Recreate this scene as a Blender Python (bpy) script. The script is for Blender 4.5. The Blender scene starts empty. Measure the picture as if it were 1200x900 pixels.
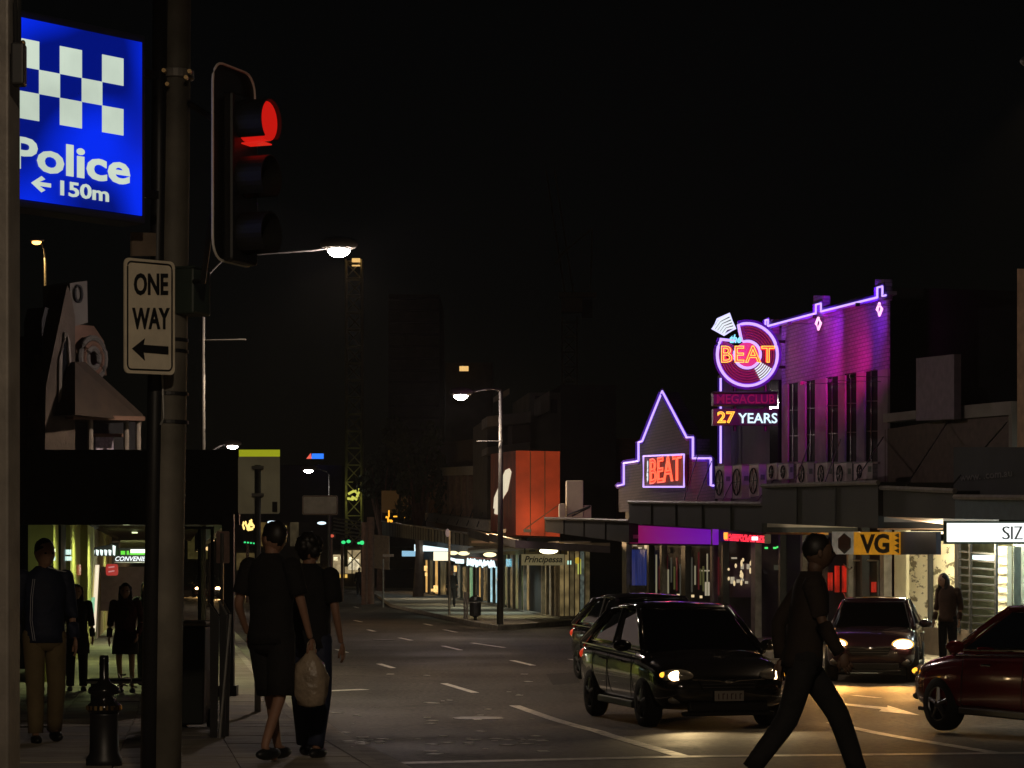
import bpy, bmesh, math, random
from mathutils import Vector, Matrix, Euler
random.seed(7)
R = math.radians
PI = math.pi

# ------------------------------------------------------------------ camera, world, sun, exposure
sc = bpy.context.scene
COL = sc.collection
F = 2850.0            # focal length in photo pixels (1200 wide)
HAZE = 0.00020
HZ = 664.0            # horizon row in the photo
CZ = 2.0              # eye height over the far road
cam_d = bpy.data.cameras.new('camera')
cam = bpy.data.objects.new('camera', cam_d)
COL.objects.link(cam)
cam.location = (0, 0, CZ)
cam.rotation_euler = (R(90), 0, 0)
cam_d.sensor_width = 36.0
cam_d.lens = F / 1200 * 36.0
cam_d.shift_y = (HZ - 450) / 1200
cam_d.clip_start = 0.1
cam_d.clip_end = 6000
sc.camera = cam

world = bpy.data.worlds.new('World')
sc.world = world
world.use_nodes = True
wn = world.node_tree
wn.nodes.clear()
wo = wn.nodes.new('ShaderNodeOutputWorld')
bg = wn.nodes.new('ShaderNodeBackground')
sky = wn.nodes.new('ShaderNodeTexSky')
sky.sky_type = 'NISHITA'
sky.sun_disc = False
sky.sun_elevation = R(8)
sky.sun_rotation = R(160)
wn.links.new(sky.outputs[0], bg.inputs[0])
wn.links.new(bg.outputs[0], wo.inputs[0])
bg.inputs[1].default_value = 0.00022

sun_d = bpy.data.lights.new('moon', 'SUN')
sun_d.energy = 0.001
sun_d.angle = R(0.5)
sun_d.color = (1.0, 0.93, 0.85)
sun = bpy.data.objects.new('moon', sun_d)
COL.objects.link(sun)
sun.rotation_euler = (R(60), 0, R(-20))

vs = sc.view_settings
vs.view_transform = 'Standard'
vs.look = 'None'
vs.exposure = 0.0
vs.gamma = 1.0
sc.render.engine = 'CYCLES'
sc.cycles.max_bounces = 5
sc.cycles.diffuse_bounces = 2
sc.cycles.glossy_bounces = 3
sc.cycles.transmission_bounces = 4
sc.cycles.transparent_max_bounces = 6
sc.cycles.sample_clamp_indirect = 2.0
sc.cycles.use_denoising = True

# ------------------------------------------------------------------ materials
MATS = {}
def pbr(name, col, rough=0.6, metal=0.0, var=0.15, scale=6.0, bump=0.0, bscale=40.0, spec=0.5, coat=0.0):
    if name in MATS: return MATS[name]
    m = bpy.data.materials.new(name); m.use_nodes = True
    nt = m.node_tree; b = nt.nodes['Principled BSDF']
    b.inputs['Roughness'].default_value = rough
    b.inputs['Metallic'].default_value = metal
    b.inputs['Specular IOR Level'].default_value = spec
    b.inputs['Coat Weight'].default_value = coat
    tc = nt.nodes.new('ShaderNodeTexCoord')
    if var > 0:
        n = nt.nodes.new('ShaderNodeTexNoise'); n.inputs['Scale'].default_value = scale
        n.inputs['Detail'].default_value = 6
        nt.links.new(tc.outputs['Object'], n.inputs['Vector'])
        r = nt.nodes.new('ShaderNodeValToRGB')
        c = col
        r.color_ramp.elements[0].position = 0.3; r.color_ramp.elements[1].position = 0.7
        r.color_ramp.elements[0].color = (c[0]*(1-var), c[1]*(1-var), c[2]*(1-var), 1)
        r.color_ramp.elements[1].color = (min(1, c[0]*(1+var)), min(1, c[1]*(1+var)), min(1, c[2]*(1+var)), 1)
        nt.links.new(n.outputs['Fac'], r.inputs['Fac'])
        nt.links.new(r.outputs['Color'], b.inputs['Base Color'])
    else:
        b.inputs['Base Color'].default_value = (*col, 1)
    if bump > 0:
        n2 = nt.nodes.new('ShaderNodeTexNoise'); n2.inputs['Scale'].default_value = bscale
        n2.inputs['Detail'].default_value = 4
        nt.links.new(tc.outputs['Object'], n2.inputs['Vector'])
        bp = nt.nodes.new('ShaderNodeBump'); bp.inputs['Strength'].default_value = bump
        bp.inputs['Distance'].default_value = 0.02
        nt.links.new(n2.outputs['Fac'], bp.inputs['Height'])
        nt.links.new(bp.outputs['Normal'], b.inputs['Normal'])
    MATS[name] = m
    return m

def emis(name, col, s, base=(0.02, 0.02, 0.02), var=0.0, scale=8.0, stretch=None):
    if name in MATS: return MATS[name]
    if name.endswith('_display'): s *= 1.5
    m = bpy.data.materials.new(name); m.use_nodes = True
    nt = m.node_tree; b = nt.nodes['Principled BSDF']
    b.inputs['Base Color'].default_value = (*base, 1)
    b.inputs['Roughness'].default_value = 0.4
    b.inputs['Emission Color'].default_value = (*col, 1)
    b.inputs['Emission Strength'].default_value = s
    if var > 0:
        tc = nt.nodes.new('ShaderNodeTexCoord')
        n = nt.nodes.new('ShaderNodeTexNoise'); n.inputs['Scale'].default_value = scale
        n.inputs['Detail'].default_value = 3
        src = tc.outputs['Object']
        if stretch:
            mp = nt.nodes.new('ShaderNodeMapping'); mp.inputs['Scale'].default_value = stretch
            nt.links.new(src, mp.inputs['Vector']); src = mp.outputs['Vector']
        nt.links.new(src, n.inputs['Vector'])
        mr = nt.nodes.new('ShaderNodeMapRange')
        mr.inputs['From Min'].default_value = 0.35; mr.inputs['From Max'].default_value = 0.65
        mr.inputs['To Min'].default_value = s*(1-var); mr.inputs['To Max'].default_value = s*(1+var)
        nt.links.new(n.outputs['Fac'], mr.inputs['Value'])
        nt.links.new(mr.outputs['Result'], b.inputs['Emission Strength'])
    MATS[name] = m
    return m

def brickmat(name, c1, c2, mortar, scale=1.0, rough=0.85, axis='L1'):
    """brick courses in fine relief, mapped along the wall (x+y run, z up)"""
    m = bpy.data.materials.new(name); m.use_nodes = True
    nt = m.node_tree; b = nt.nodes['Principled BSDF']; b.inputs['Roughness'].default_value = rough
    tc = nt.nodes.new('ShaderNodeTexCoord')
    sp = nt.nodes.new('ShaderNodeSeparateXYZ'); nt.links.new(tc.outputs['Object'], sp.inputs[0])
    ma = nt.nodes.new('ShaderNodeMath'); ma.operation = 'SUBTRACT'
    nt.links.new(sp.outputs['X'], ma.inputs[0]); nt.links.new(sp.outputs['Y'], ma.inputs[1])
    cb = nt.nodes.new('ShaderNodeCombineXYZ')
    nt.links.new(ma.outputs[0], cb.inputs['X']); nt.links.new(sp.outputs['Z'], cb.inputs['Y'])
    br = nt.nodes.new('ShaderNodeTexBrick')
    br.inputs['Color1'].default_value = (*c1, 1); br.inputs['Color2'].default_value = (*c2, 1)
    br.inputs['Mortar'].default_value = (*mortar, 1)
    br.inputs['Scale'].default_value = scale
    br.inputs['Brick Width'].default_value = 0.26; br.inputs['Row Height'].default_value = 0.09
    br.inputs['Mortar Size'].default_value = 0.012
    nt.links.new(cb.outputs[0], br.inputs['Vector'])
    nt.links.new(br.outputs['Color'], b.inputs['Base Color'])
    bp = nt.nodes.new('ShaderNodeBump'); bp.inputs['Strength'].default_value = 0.6; bp.invert = True
    nt.links.new(br.outputs['Fac'], bp.inputs['Height']); nt.links.new(bp.outputs['Normal'], b.inputs['Normal'])
    MATS[name] = m
    return m

def asphalt():
    m = bpy.data.materials.new('asphalt'); m.use_nodes = True
    nt = m.node_tree; b = nt.nodes['Principled BSDF']
    tc = nt.nodes.new('ShaderNodeTexCoord')
    def noise(s, d, st=None):
        n = nt.nodes.new('ShaderNodeTexNoise'); n.inputs['Scale'].default_value = s; n.inputs['Detail'].default_value = d
        if st:
            mp = nt.nodes.new('ShaderNodeMapping'); mp.inputs['Scale'].default_value = st[:3]; mp.inputs['Rotation'].default_value = (0, 0, st[3])
            nt.links.new(tc.outputs['Object'], mp.inputs['Vector']); nt.links.new(mp.outputs['Vector'], n.inputs['Vector'])
        else:
            nt.links.new(tc.outputs['Object'], n.inputs['Vector'])
        return n
    big = noise(0.35, 3); lanes = noise(1.0, 2, (1.0, 0.05, 1, R(-9))); fine = noise(14, 6); grit = noise(60, 3)
    mx = nt.nodes.new('ShaderNodeMixRGB'); mx.blend_type = 'MULTIPLY'; mx.inputs['Fac'].default_value = 1
    r1 = nt.nodes.new('ShaderNodeValToRGB')
    r1.color_ramp.elements[0].position = .3; r1.color_ramp.elements[0].color = (.036, .031, .026, 1)
    r1.color_ramp.elements[1].position = .72; r1.color_ramp.elements[1].color = (.084, .071, .057, 1)
    nt.links.new(lanes.outputs['Fac'], r1.inputs['Fac'])
    r2 = nt.nodes.new('ShaderNodeValToRGB')
    r2.color_ramp.elements[0].position = .35; r2.color_ramp.elements[0].color = (.35, .35, .35, 1)
    r2.color_ramp.elements[1].position = .62; r2.color_ramp.elements[1].color = (1.6, 1.6, 1.6, 1)
    nt.links.new(fine.outputs['Fac'], r2.inputs['Fac'])
    nt.links.new(r1.outputs['Color'], mx.inputs[1]); nt.links.new(r2.outputs['Color'], mx.inputs[2])
    vo = nt.nodes.new('ShaderNodeTexVoronoi'); vo.feature = 'DISTANCE_TO_EDGE'; vo.inputs['Scale'].default_value = .45
    nd = noise(1.6, 4); av = nt.nodes.new('ShaderNodeVectorMath'); av.operation = 'MULTIPLY_ADD'
    av.inputs[1].default_value = (.9, .9, 0); nt.links.new(nd.outputs['Color'], av.inputs[0]); nt.links.new(tc.outputs['Object'], av.inputs[2])
    nt.links.new(av.outputs[0], vo.inputs['Vector'])
    cr = nt.nodes.new('ShaderNodeMapRange'); cr.inputs['From Max'].default_value = .012; cr.inputs['To Min'].default_value = .35; cr.inputs['To Max'].default_value = 1.0
    nt.links.new(vo.outputs['Distance'], cr.inputs['Value'])
    m2_ = nt.nodes.new('ShaderNodeMixRGB'); m2_.blend_type = 'MULTIPLY'; m2_.inputs['Fac'].default_value = 1
    nt.links.new(mx.outputs['Color'], m2_.inputs[1]); nt.links.new(cr.outputs['Result'], m2_.inputs[2])
    nt.links.new(m2_.outputs['Color'], b.inputs['Base Color'])
    rr = nt.nodes.new('ShaderNodeMapRange'); rr.inputs['To Min'].default_value = .5; rr.inputs['To Max'].default_value = .9; b.inputs['Specular IOR Level'].default_value = .3
    nt.links.new(big.outputs['Fac'], rr.inputs['Value']); nt.links.new(rr.outputs['Result'], b.inputs['Roughness'])
    bp = nt.nodes.new('ShaderNodeBump'); bp.inputs['Strength'].default_value = .55; bp.inputs['Distance'].default_value = .012
    nt.links.new(grit.outputs['Fac'], bp.inputs['Height']); nt.links.new(bp.outputs['Normal'], b.inputs['Normal'])
    MATS['asphalt'] = m
    return m
M_ASPH = asphalt()

def worn_paint(name, col):
    m = bpy.data.materials.new(name); m.use_nodes = True
    nt = m.node_tree; b = nt.nodes['Principled BSDF']; b.inputs['Roughness'].default_value = .55
    tc = nt.nodes.new('ShaderNodeTexCoord'); n = nt.nodes.new('ShaderNodeTexNoise')
    n.inputs['Scale'].default_value = 9; n.inputs['Detail'].default_value = 8
    nt.links.new(tc.outputs['Object'], n.inputs['Vector'])
    r = nt.nodes.new('ShaderNodeValToRGB')
    r.color_ramp.elements[0].position = .30; r.color_ramp.elements[0].color = (.2, .18, .15, 1)
    r.color_ramp.elements[1].position = .5; r.color_ramp.elements[1].color = (*col, 1)
    nt.links.new(n.outputs['Fac'], r.inputs['Fac']); nt.links.new(r.outputs['Color'], b.inputs['Base Color'])
    MATS[name] = m
    return m

M_PAINT = worn_paint('worn_white_paint', (.8, .76, .68))
M_YPAINT = worn_paint('worn_yellow_paint', (.6, .42, .08))
M_CONC = pbr('footpath_concrete', (.27, .24, .19), .8, var=.3, scale=1.5, bump=.3, bscale=30)
M_KERB = pbr('kerb_concrete', (.36, .33, .28), .8, var=.3, scale=2.5, bump=.3)
M_EARTH = pbr('dark_ground', (.06, .055, .045), .9, var=.3, scale=.2)
M_BLACK = pbr('black_paint', (.012, .012, .013), .45, var=.2)
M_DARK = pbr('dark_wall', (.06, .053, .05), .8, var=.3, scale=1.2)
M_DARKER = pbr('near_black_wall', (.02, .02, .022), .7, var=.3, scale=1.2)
M_METAL = pbr('galvanised_metal', (.38, .37, .35), .5, .6, var=.2, scale=9)
M_GREYP = pbr('grey_painted_metal', (.22, .2, .18), .5, .2, var=.25, scale=5, bump=.1)
M_TYRE = pbr('tyre_rubber', (.015, .015, .015), .8, var=.1)
M_RIM = pbr('alloy_rim', (.35, .35, .36), .35, .9, var=.05)
M_CHROME = pbr('chrome', (.7, .7, .72), .15, 1.0, var=0)
M_CARGLASS = pbr('dark_car_glass', (.008, .009, .01), .06, 0, var=0, spec=.7)
M_GLASSD = pbr('dark_window_glass', (.01, .011, .013), .08, 0, var=0, spec=.6)
def carglass():
    m = bpy.data.materials.new('tinted_car_glass'); m.use_nodes = True
    nt = m.node_tree; nt.nodes.clear()
    o = nt.nodes.new('ShaderNodeOutputMaterial'); t = nt.nodes.new('ShaderNodeBsdfTransparent'); t.inputs[0].default_value = (.42, .46, .42, 1)
    g = nt.nodes.new('ShaderNodeBsdfGlossy'); g.inputs['Roughness'].default_value = .04
    mx = nt.nodes.new('ShaderNodeMixShader'); fr = nt.nodes.new('ShaderNodeFresnel'); fr.inputs[0].default_value = 1.5
    nt.links.new(fr.outputs[0], mx.inputs[0]); nt.links.new(t.outputs[0], mx.inputs[1]); nt.links.new(g.outputs[0], mx.inputs[2])
    nt.links.new(mx.outputs[0], o.inputs[0]); return m
M_CARGLASS = carglass()
M_SKIN = pbr('skin', (.32, .17, .11), .55, var=.08, scale=20)
M_HAIR = pbr('dark_hair', (.012, .009, .007), .5, var=.2, scale=60)
M_CREAM = pbr('cream_render', (.62, .55, .4), .8, var=.12, scale=2)
M_WHITEW = pbr('pale_render', (.24, .21, .18), .85, var=.25, scale=1.2, bump=.2)
M_GREYW = pbr('grey_concrete_wall', (.14, .13, .115), .85, var=.3, scale=.8, bump=.2)
M_BROWN = pbr('brown_tiles', (.16, .09, .06), .75, var=.3, scale=2)
M_ORANGE = pbr('orange_painted_panel', (.5, .07, .02), .6, var=.35, scale=.8)
M_GLASS = None
def glass():
    m = bpy.data.materials.new('clear_glass'); m.use_nodes = True
    nt = m.node_tree; nt.nodes.clear()
    o = nt.nodes.new('ShaderNodeOutputMaterial'); t = nt.nodes.new('ShaderNodeBsdfTransparent')
    g = nt.nodes.new('ShaderNodeBsdfGlossy'); g.inputs['Roughness'].default_value = .05
    t.inputs[0].default_value = (.8, .8, .78, 1)
    mx = nt.nodes.new('ShaderNodeMixShader'); fr = nt.nodes.new('ShaderNodeFresnel'); fr.inputs[0].default_value = 1.45
    nt.links.new(fr.outputs[0], mx.inputs[0]); nt.links.new(t.outputs[0], mx.inputs[1]); nt.links.new(g.outputs[0], mx.inputs[2])
    nt.links.new(mx.outputs[0], o.inputs[0])
    return m
M_GLASS = glass()

# ------------------------------------------------------------------ geometry helpers
WM = {}
def gz(y):                       # the street falls away from the corner for the first 30 m
    t = 30.0 - y
    if t <= -3: return 0.0
    if t < 3: return 0.033 * (t + 3) ** 2 / 12
    return 0.033 * t
FP = 0.15                        # footpath height over the road

def P(px, py, y):                # point seen at pixel (px, py) of the photo at distance y
    return Vector(((px - 600) * y / F, y, CZ + (HZ - py) * y / F))

class MB:
    def __init__(s): s.v = []; s.f = []
    def add(s, vs_, fs):
        o = len(s.v); s.v += [Vector(p) for p in vs_]; s.f += [tuple(i + o for i in f) for f in fs]; return s
    def box(s, c, size, rz=0.0, mat=None):
        x, y, z = size[0] / 2, size[1] / 2, size[2] / 2
        M = Matrix.Rotation(rz, 3, 'Z') if mat is None else mat
        vv = [Vector(c) + M @ Vector(p) for p in ((-x,-y,-z),(x,-y,-z),(x,y,-z),(-x,y,-z),(-x,-y,z),(x,-y,z),(x,y,z),(-x,y,z))]
        return s.add(vv, [(0,3,2,1),(4,5,6,7),(0,1,5,4),(1,2,6,5),(2,3,7,6),(3,0,4,7)])
    def prism(s, pts, vec):
        n = len(pts); v = Vector(vec); a = [Vector(p) for p in pts]
        nor = Vector((0, 0, 0))
        for i in range(n):
            nor += a[i].cross(a[(i + 1) % n])
        if nor.dot(v) > 0: a.reverse()
        return s.add(a + [p + v for p in a], [tuple(range(n)), tuple(range(2 * n - 1, n - 1, -1))] +
                     [(i, i + n, (i + 1) % n + n, (i + 1) % n) for i in range(n)])
    def tube(s, pts, r, n=6, closed=False):
        pts = [Vector(p) for p in pts]; m = len(pts); rings = []
        for i, p in enumerate(pts):
            a = pts[(i - 1) % m] if (closed or i > 0) else p
            b = pts[(i + 1) % m] if (closed or i < m - 1) else p
            t = (b - a).normalized() if (b - a).length > 1e-9 else Vector((0, 0, 1))
            up = Vector((0, 0, 1)) if abs(t.z) < .95 else Vector((0, 1, 0))
            u = t.cross(up).normalized(); w = u.cross(t)
            rr = r[i] if isinstance(r, (list, tuple)) else r
            rings.append([p + (u * math.cos(2*PI*k/n) + w * math.sin(2*PI*k/n)) * rr for k in range(n)])
        vv = [q for g in rings for q in g]; ff = []
        for i in range(m if closed else m - 1):
            j = (i + 1) % m
            for k in range(n):
                ff.append((i*n+k, i*n+(k+1) % n, j*n+(k+1) % n, j*n+k))
        if not closed:
            ff.append(tuple(range(n - 1, -1, -1))); ff.append(tuple((m-1)*n + k for k in range(n)))
        return s.add(vv, ff)
    def cyl(s, a, b, r0, r1=None, n=16):
        return s.tube([a, b], [r0, r0 if r1 is None else r1], n)
    def ell(s, c, rad, nu=14, nv=9, rz=0.0):
        M = Matrix.Rotation(rz, 3, 'Z'); c = Vector(c); vv = [c + M @ Vector((0, 0, -rad[2]))]; ff = []
        for j in range(1, nv):
            t = -PI/2 + PI*j/nv
            for i in range(nu):
                a = 2*PI*i/nu
                vv.append(c + M @ Vector((rad[0]*math.cos(t)*math.cos(a), rad[1]*math.cos(t)*math.sin(a), rad[2]*math.sin(t))))
        vv.append(c + M @ Vector((0, 0, rad[2])))
        for i in range(nu): ff.append((0, 1+(i+1) % nu, 1+i))
        for j in range(nv-2):
            for i in range(nu):
                a = 1+j*nu+i; b = 1+j*nu+(i+1) % nu; ff.append((a, b, b+nu, a+nu))
        o = 1+(nv-2)*nu; L = len(vv)-1
        for i in range(nu): ff.append((o+i, o+(i+1) % nu, L))
        return s.add(vv, ff)
    def lathe(s, c, prof, n=20):
        c = Vector(c); vv = []; ff = []
        for (r, z) in prof:
            for i in range(n): vv.append(c + Vector((r*math.cos(2*PI*i/n), r*math.sin(2*PI*i/n), z)))
        for j in range(len(prof)-1):
            for i in range(n): ff.append((j*n+i, j*n+(i+1) % n, (j+1)*n+(i+1) % n, (j+1)*n+i))
        ff.append(tuple(range(n-1, -1, -1))); ff.append(tuple((len(prof)-1)*n+i for i in range(n)))
        return s.add(vv, ff)
    def mesh(s, name, mat, smooth=False):
        me = bpy.data.meshes.new(name); me.from_pydata([tuple(p) for p in s.v], [], s.f)
        me.materials.append(mat); me.update()
        if smooth:
            me.polygons.foreach_set('use_smooth', [True]*len(me.polygons))
        return me

def wm(o): return WM.get(o.name, Matrix.Identity(4))
def tag(o, label=None, cat=None, group=None, kind=None):
    if label: o['label'] = label
    if cat: o['category'] = cat
    if group: o['group'] = group
    if kind: o['kind'] = kind
    return o
def thing(name, label, cat, loc=(0,0,0), rz=0.0, group=None):
    o = bpy.data.objects.new(name, None); o.empty_display_size = .2
    o.location = loc; o.rotation_euler = (0, 0, rz); COL.objects.link(o)
    WM[o.name] = Matrix.Translation(Vector(loc)) @ Matrix.Rotation(rz, 4, 'Z')
    return tag(o, label, cat, group)
def part(name, mb, mat, parent=None, local=False, smooth=False, label=None, bevel=0.0, auto=False):
    """link one mesh object; world coordinates are carried into the parent's frame unless local"""
    if parent is not None and not local:
        inv = wm(parent).inverted(); mb.v = [inv @ p for p in mb.v]
    o = bpy.data.objects.new(name, mb.mesh(name, mat, smooth)); COL.objects.link(o)
    if parent is not None:
        o.parent = parent; WM[o.name] = wm(parent)
    if bevel > 0:
        b = o.modifiers.new('bevel', 'BEVEL'); b.width = bevel; b.segments = 2; b.limit_method = 'ANGLE'
    if label: o['label'] = label
    return o
def solo(name, mb, mat, label, cat, group=None, **k):
    """a thing that is one mesh, its origin at the foot of its own box"""
    xs = [p.x for p in mb.v]; ys = [p.y for p in mb.v]; zs = [p.z for p in mb.v]
    loc = Vector(((min(xs)+max(xs))/2, (min(ys)+max(ys))/2, min(zs)))
    mb.v = [p - loc for p in mb.v]
    o = part(name, mb, mat, None, **k); o.location = loc
    WM[o.name] = Matrix.Translation(loc)
    return tag(o, label, cat, group)
def struct(name, mb, mat, parent=None, **k):
    o = part(name, mb, mat, parent, **k)
    o['kind'] = 'structure'
    return o
def copy_tree(o, parent=None):
    c = o.copy(); COL.objects.link(c)
    if parent is not None: c.parent = parent
    for ch in list(o.children): copy_tree(ch, c)
    return c

class Plane:
    """a vertical plane given by two ground points; left point first, as the camera sees them"""
    def __init__(s, a, b):
        s.p = Vector((a[0], a[1])); d = Vector((b[0]-a[0], b[1]-a[1])); s.d = d.normalized()
        s.n = Vector((s.d.y, -s.d.x))
        if s.n.dot(-s.p) < 0: s.n = -s.n
    def at(s, px, py, off=0.0):
        p = s.p + s.n * off; k = (px - 600) / F
        y = (p.x*s.d.y - p.y*s.d.x) / (k*s.d.y - s.d.x)
        return Vector((k*y, y, CZ + (HZ-py)*y/F))
    def foot(s, px, off=0.0, z=None):
        q = s.at(px, HZ, off); q.z = (gz(q.y) + FP) if z is None else z; return q
    def N(s): return Vector((s.n.x, s.n.y, 0))
    def D(s): return Vector((s.d.x, s.d.y, 0))
    def prism(s, mb, pts, off=0.0, thick=.1):
        q = [s.at(px, py, off) for px, py in pts]
        return mb.prism(q, -s.N()*thick)
    def rect(s, mb, x0, y0, x1, y1, off=0.0, thick=.1):
        return s.prism(mb, [(x0, y0), (x1, y0), (x1, y1), (x0, y1)], off, thick)
    def tube(s, mb, pts, off, r, n=6, closed=False):
        return mb.tube([s.at(px, py, off) for px, py in pts], r, n, closed)

L1 = Plane((19-.2*80, 80), (19-.2*40, 40))           # the row with the nightclub, right side of the street
L2 = Plane((9.81-.094*200, 200), (9.81-.094*80, 80)) # the row beyond the side street
C2 = L2.at(655, HZ)
S2 = Plane((C2.x, C2.y), (C2.x+10, C2.y+1.0))        # side street face of the corner shop
LL = Plane((-1.9-.141*35, 35), (-1.9-.141*90, 90))   # shops on the left
LL.n = Vector((.99, .14)).normalized()

def text_mb(s, origin, xd, up, nrm, w, h, bold=0.0, extrude=.004, outline=0.0, shear=0.0, spacing=1.0):
    """letters as real shapes, fitted to w x h, lower left corner at origin"""
    cu = bpy.data.curves.new('t', 'FONT'); cu.body = s; cu.size = 1.0; cu.resolution_u = 3
    cu.shear = shear; cu.space_character = spacing
    if outline > 0:
        cu.fill_mode = 'NONE'; cu.bevel_depth = outline; cu.bevel_resolution = 1
    else:
        cu.offset = bold; cu.extrude = 0.01
    ob = bpy.data.objects.new('t', cu); COL.objects.link(ob)
    dg = bpy.context.evaluated_depsgraph_get(); dg.update()
    me = bpy.data.meshes.new_from_object(ob.evaluated_get(dg))
    vv = [v.co.copy() for v in me.vertices]; ff = [tuple(p.vertices) for p in me.polygons]
    bpy.data.objects.remove(ob); bpy.data.meshes.remove(me); bpy.data.curves.remove(cu)
    mb = MB()
    if not vv: return mb
    x0 = min(v.x for v in vv); x1 = max(v.x for v in vv); y0 = min(v.y for v in vv); y1 = max(v.y for v in vv)
    zs = max(abs(v.z) for v in vv) or 1
    o = Vector(origin); xd = Vector(xd); up = Vector(up); nrm = Vector(nrm)
    mb.add([o + xd*((v.x-x0)/(x1-x0)*w) + up*((v.y-y0)/(y1-y0)*h) + nrm*(v.z/zs*extrude) for v in vv], ff)
    return mb
def plane_text(pl, s, x0, y0, x1, y1, off, **k):
    a = pl.at(x0, y1, off); b = pl.at(x1, y1, off); t = pl.at(x0, y0, off)
    w = (Vector((b.x, b.y)) - Vector((a.x, a.y))).length
    return text_mb(s, a, (b-a).normalized() if abs((b-a).z) < .05 else Vector((b.x-a.x, b.y-a.y, 0)).normalized(), (0,0,1), pl.N(), w, t.z-a.z, **k)

def lamp_light(name, loc, power, col, parent, kind='SPOT', ang=155, size=.15, blend=.5, rot=(0,0,0)):
    d = bpy.data.lights.new(name, kind); d.energy = power; d.color = col; d.shadow_soft_size = size
    if kind == 'SPOT': d.spot_size = R(ang); d.spot_blend = blend
    o = bpy.data.objects.new(name, d); COL.objects.link(o)
    o.location = wm(parent).inverted() @ Vector(loc) if parent else loc
    o.rotation_euler = rot
    if parent: o.parent = parent
    return o

# ------------------------------------------------------------------ ground, road, footpaths
ys = [-30, 0, 5, 10, 15, 20, 24, 27, 28, 29, 30, 31, 32, 33, 36, 45, 60, 80, 120, 200, 400, 900, 2500]
mb = MB(); xs_ = [-1500, -300, -60, -10, 20, 60, 300, 1500]
mb.add([(x, y, gz(y)-.06) for y in ys for x in xs_],
       [(j*8+i, j*8+i+1, (j+1)*8+i+1, (j+1)*8+i) for j in range(len(ys)-1) for i in range(7)])
struct('ground', mb, M_EARTH)
def sheet(name, left, right, mat, dz, parent=None):
    """a road-following sheet between two edge lines given as functions of y"""
    yy = [0 + i*1.0 for i in range(0, 60)] + [60+i*6 for i in range(0, 60)]
    m = MB(); m.add([(fx(y), y, gz(y)+dz) for y in yy for fx in (left, right)],
                    [(2*j, 2*j+1, 2*j+3, 2*j+2) for j in range(len(yy)-1)])
    return struct(name, m, mat, parent)
sheet('road', lambda y: -40, lambda y: 45, M_ASPH, 0.0)

def poly_y(pts, step=2.0):
    out = []
    for a, b in zip(pts, pts[1:]):
        n = max(1, int(math.hypot(b[0]-a[0], b[1]-a[1])/step))
        for i in range(n): out.append((a[0]+(b[0]-a[0])*i/n, a[1]+(b[1]-a[1])*i/n))
    out.append(pts[-1]); return out
def footpath(name, kerb, inner, h=FP):
    """raised footpath between a kerb line and an inner line (same number of points), with a kerbstone run"""
    K = []; I = []
    for (a, b), (c, d) in zip(zip(kerb, kerb[1:]), zip(inner, inner[1:])):
        n = max(1, int(math.hypot(b[0]-a[0], b[1]-a[1])/1.5))
        for i in range(n):
            t = i/n; K.append((a[0]+(b[0]-a[0])*t, a[1]+(b[1]-a[1])*t)); I.append((c[0]+(d[0]-c[0])*t, c[1]+(d[1]-c[1])*t))
    K.append(kerb[-1]); I.append(inner[-1]); n = len(K)
    m = MB(); kin = []
    for k, i in zip(K, I):
        v = Vector((i[0]-k[0], i[1]-k[1])); v.normalize(); kin.append((k[0]+v.x*.16, k[1]+v.y*.16))
    m.add([(p[0], p[1], gz(p[1])+h) for q in zip(kin, I) for p in q], [(2*j, 2*j+1, 2*j+3, 2*j+2) for j in range(n-1)])
    o = struct(name, m, M_CONC)
    m2 = MB()
    m2.add([(k[0], k[1], gz(k[1])-.03) for k in K] + [(k[0], k[1], gz(k[1])+h-.02) for k in K] +
           [(k[0]+(q[0]-k[0])*.2, k[1]+(q[1]-k[1])*.2, gz(k[1])+h+.003) for k, q in zip(K, kin)] +
           [(q[0], q[1], gz(q[1])+h+.003) for q in kin],
           [(a*n+j, a*n+j+1, (a+1)*n+j+1, (a+1)*n+j) for a in range(3) for j in range(n-1)])
    struct('kerb', m2, M_KERB)
    return o
def lk(y): return 1.6 - .141*y
footpath('footpath', [(lk(0)+.6, 2), (lk(12), 12), (lk(21), 21), (lk(26), 26), (lk(51), 51), (lk(100), 100), (lk(100)-12, 190)],
         [(-14, 2), (-14, 12), (-14, 21), (-14, 26), (-16, 51), (-26, 100), (-40, 190)])
footpath('footpath', [(-16, 210), (-9.1, 163), (-6.0, 120), (-2.9, 95), (-1.3, 82), (-.45, 76.5), (.15, 77.6), (2.2, 84.4), (14, 87)],
         [(-6, 212), (2, 166), (3, 122), (5, 97), (5, 93), (5, 92), (5.5, 92), (7, 93), (14, 97)])
def k1(px, off): q = L1.at(px, HZ, off); return (q.x, q.y)
footpath('footpath', [(12, 74.5), (4.5, 73.5), (2.3, 71.5), (1.9, 69.5), k1(760, 2.6), k1(1000, 2.8), k1(1200, 2.8), k1(1700, 2.8)],
         [(14, 79), (7, 80), (6, 80), (5.5, 79), k1(760, -2), k1(1000, -2), k1(1200, -2), k1(1700, -2)])

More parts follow.
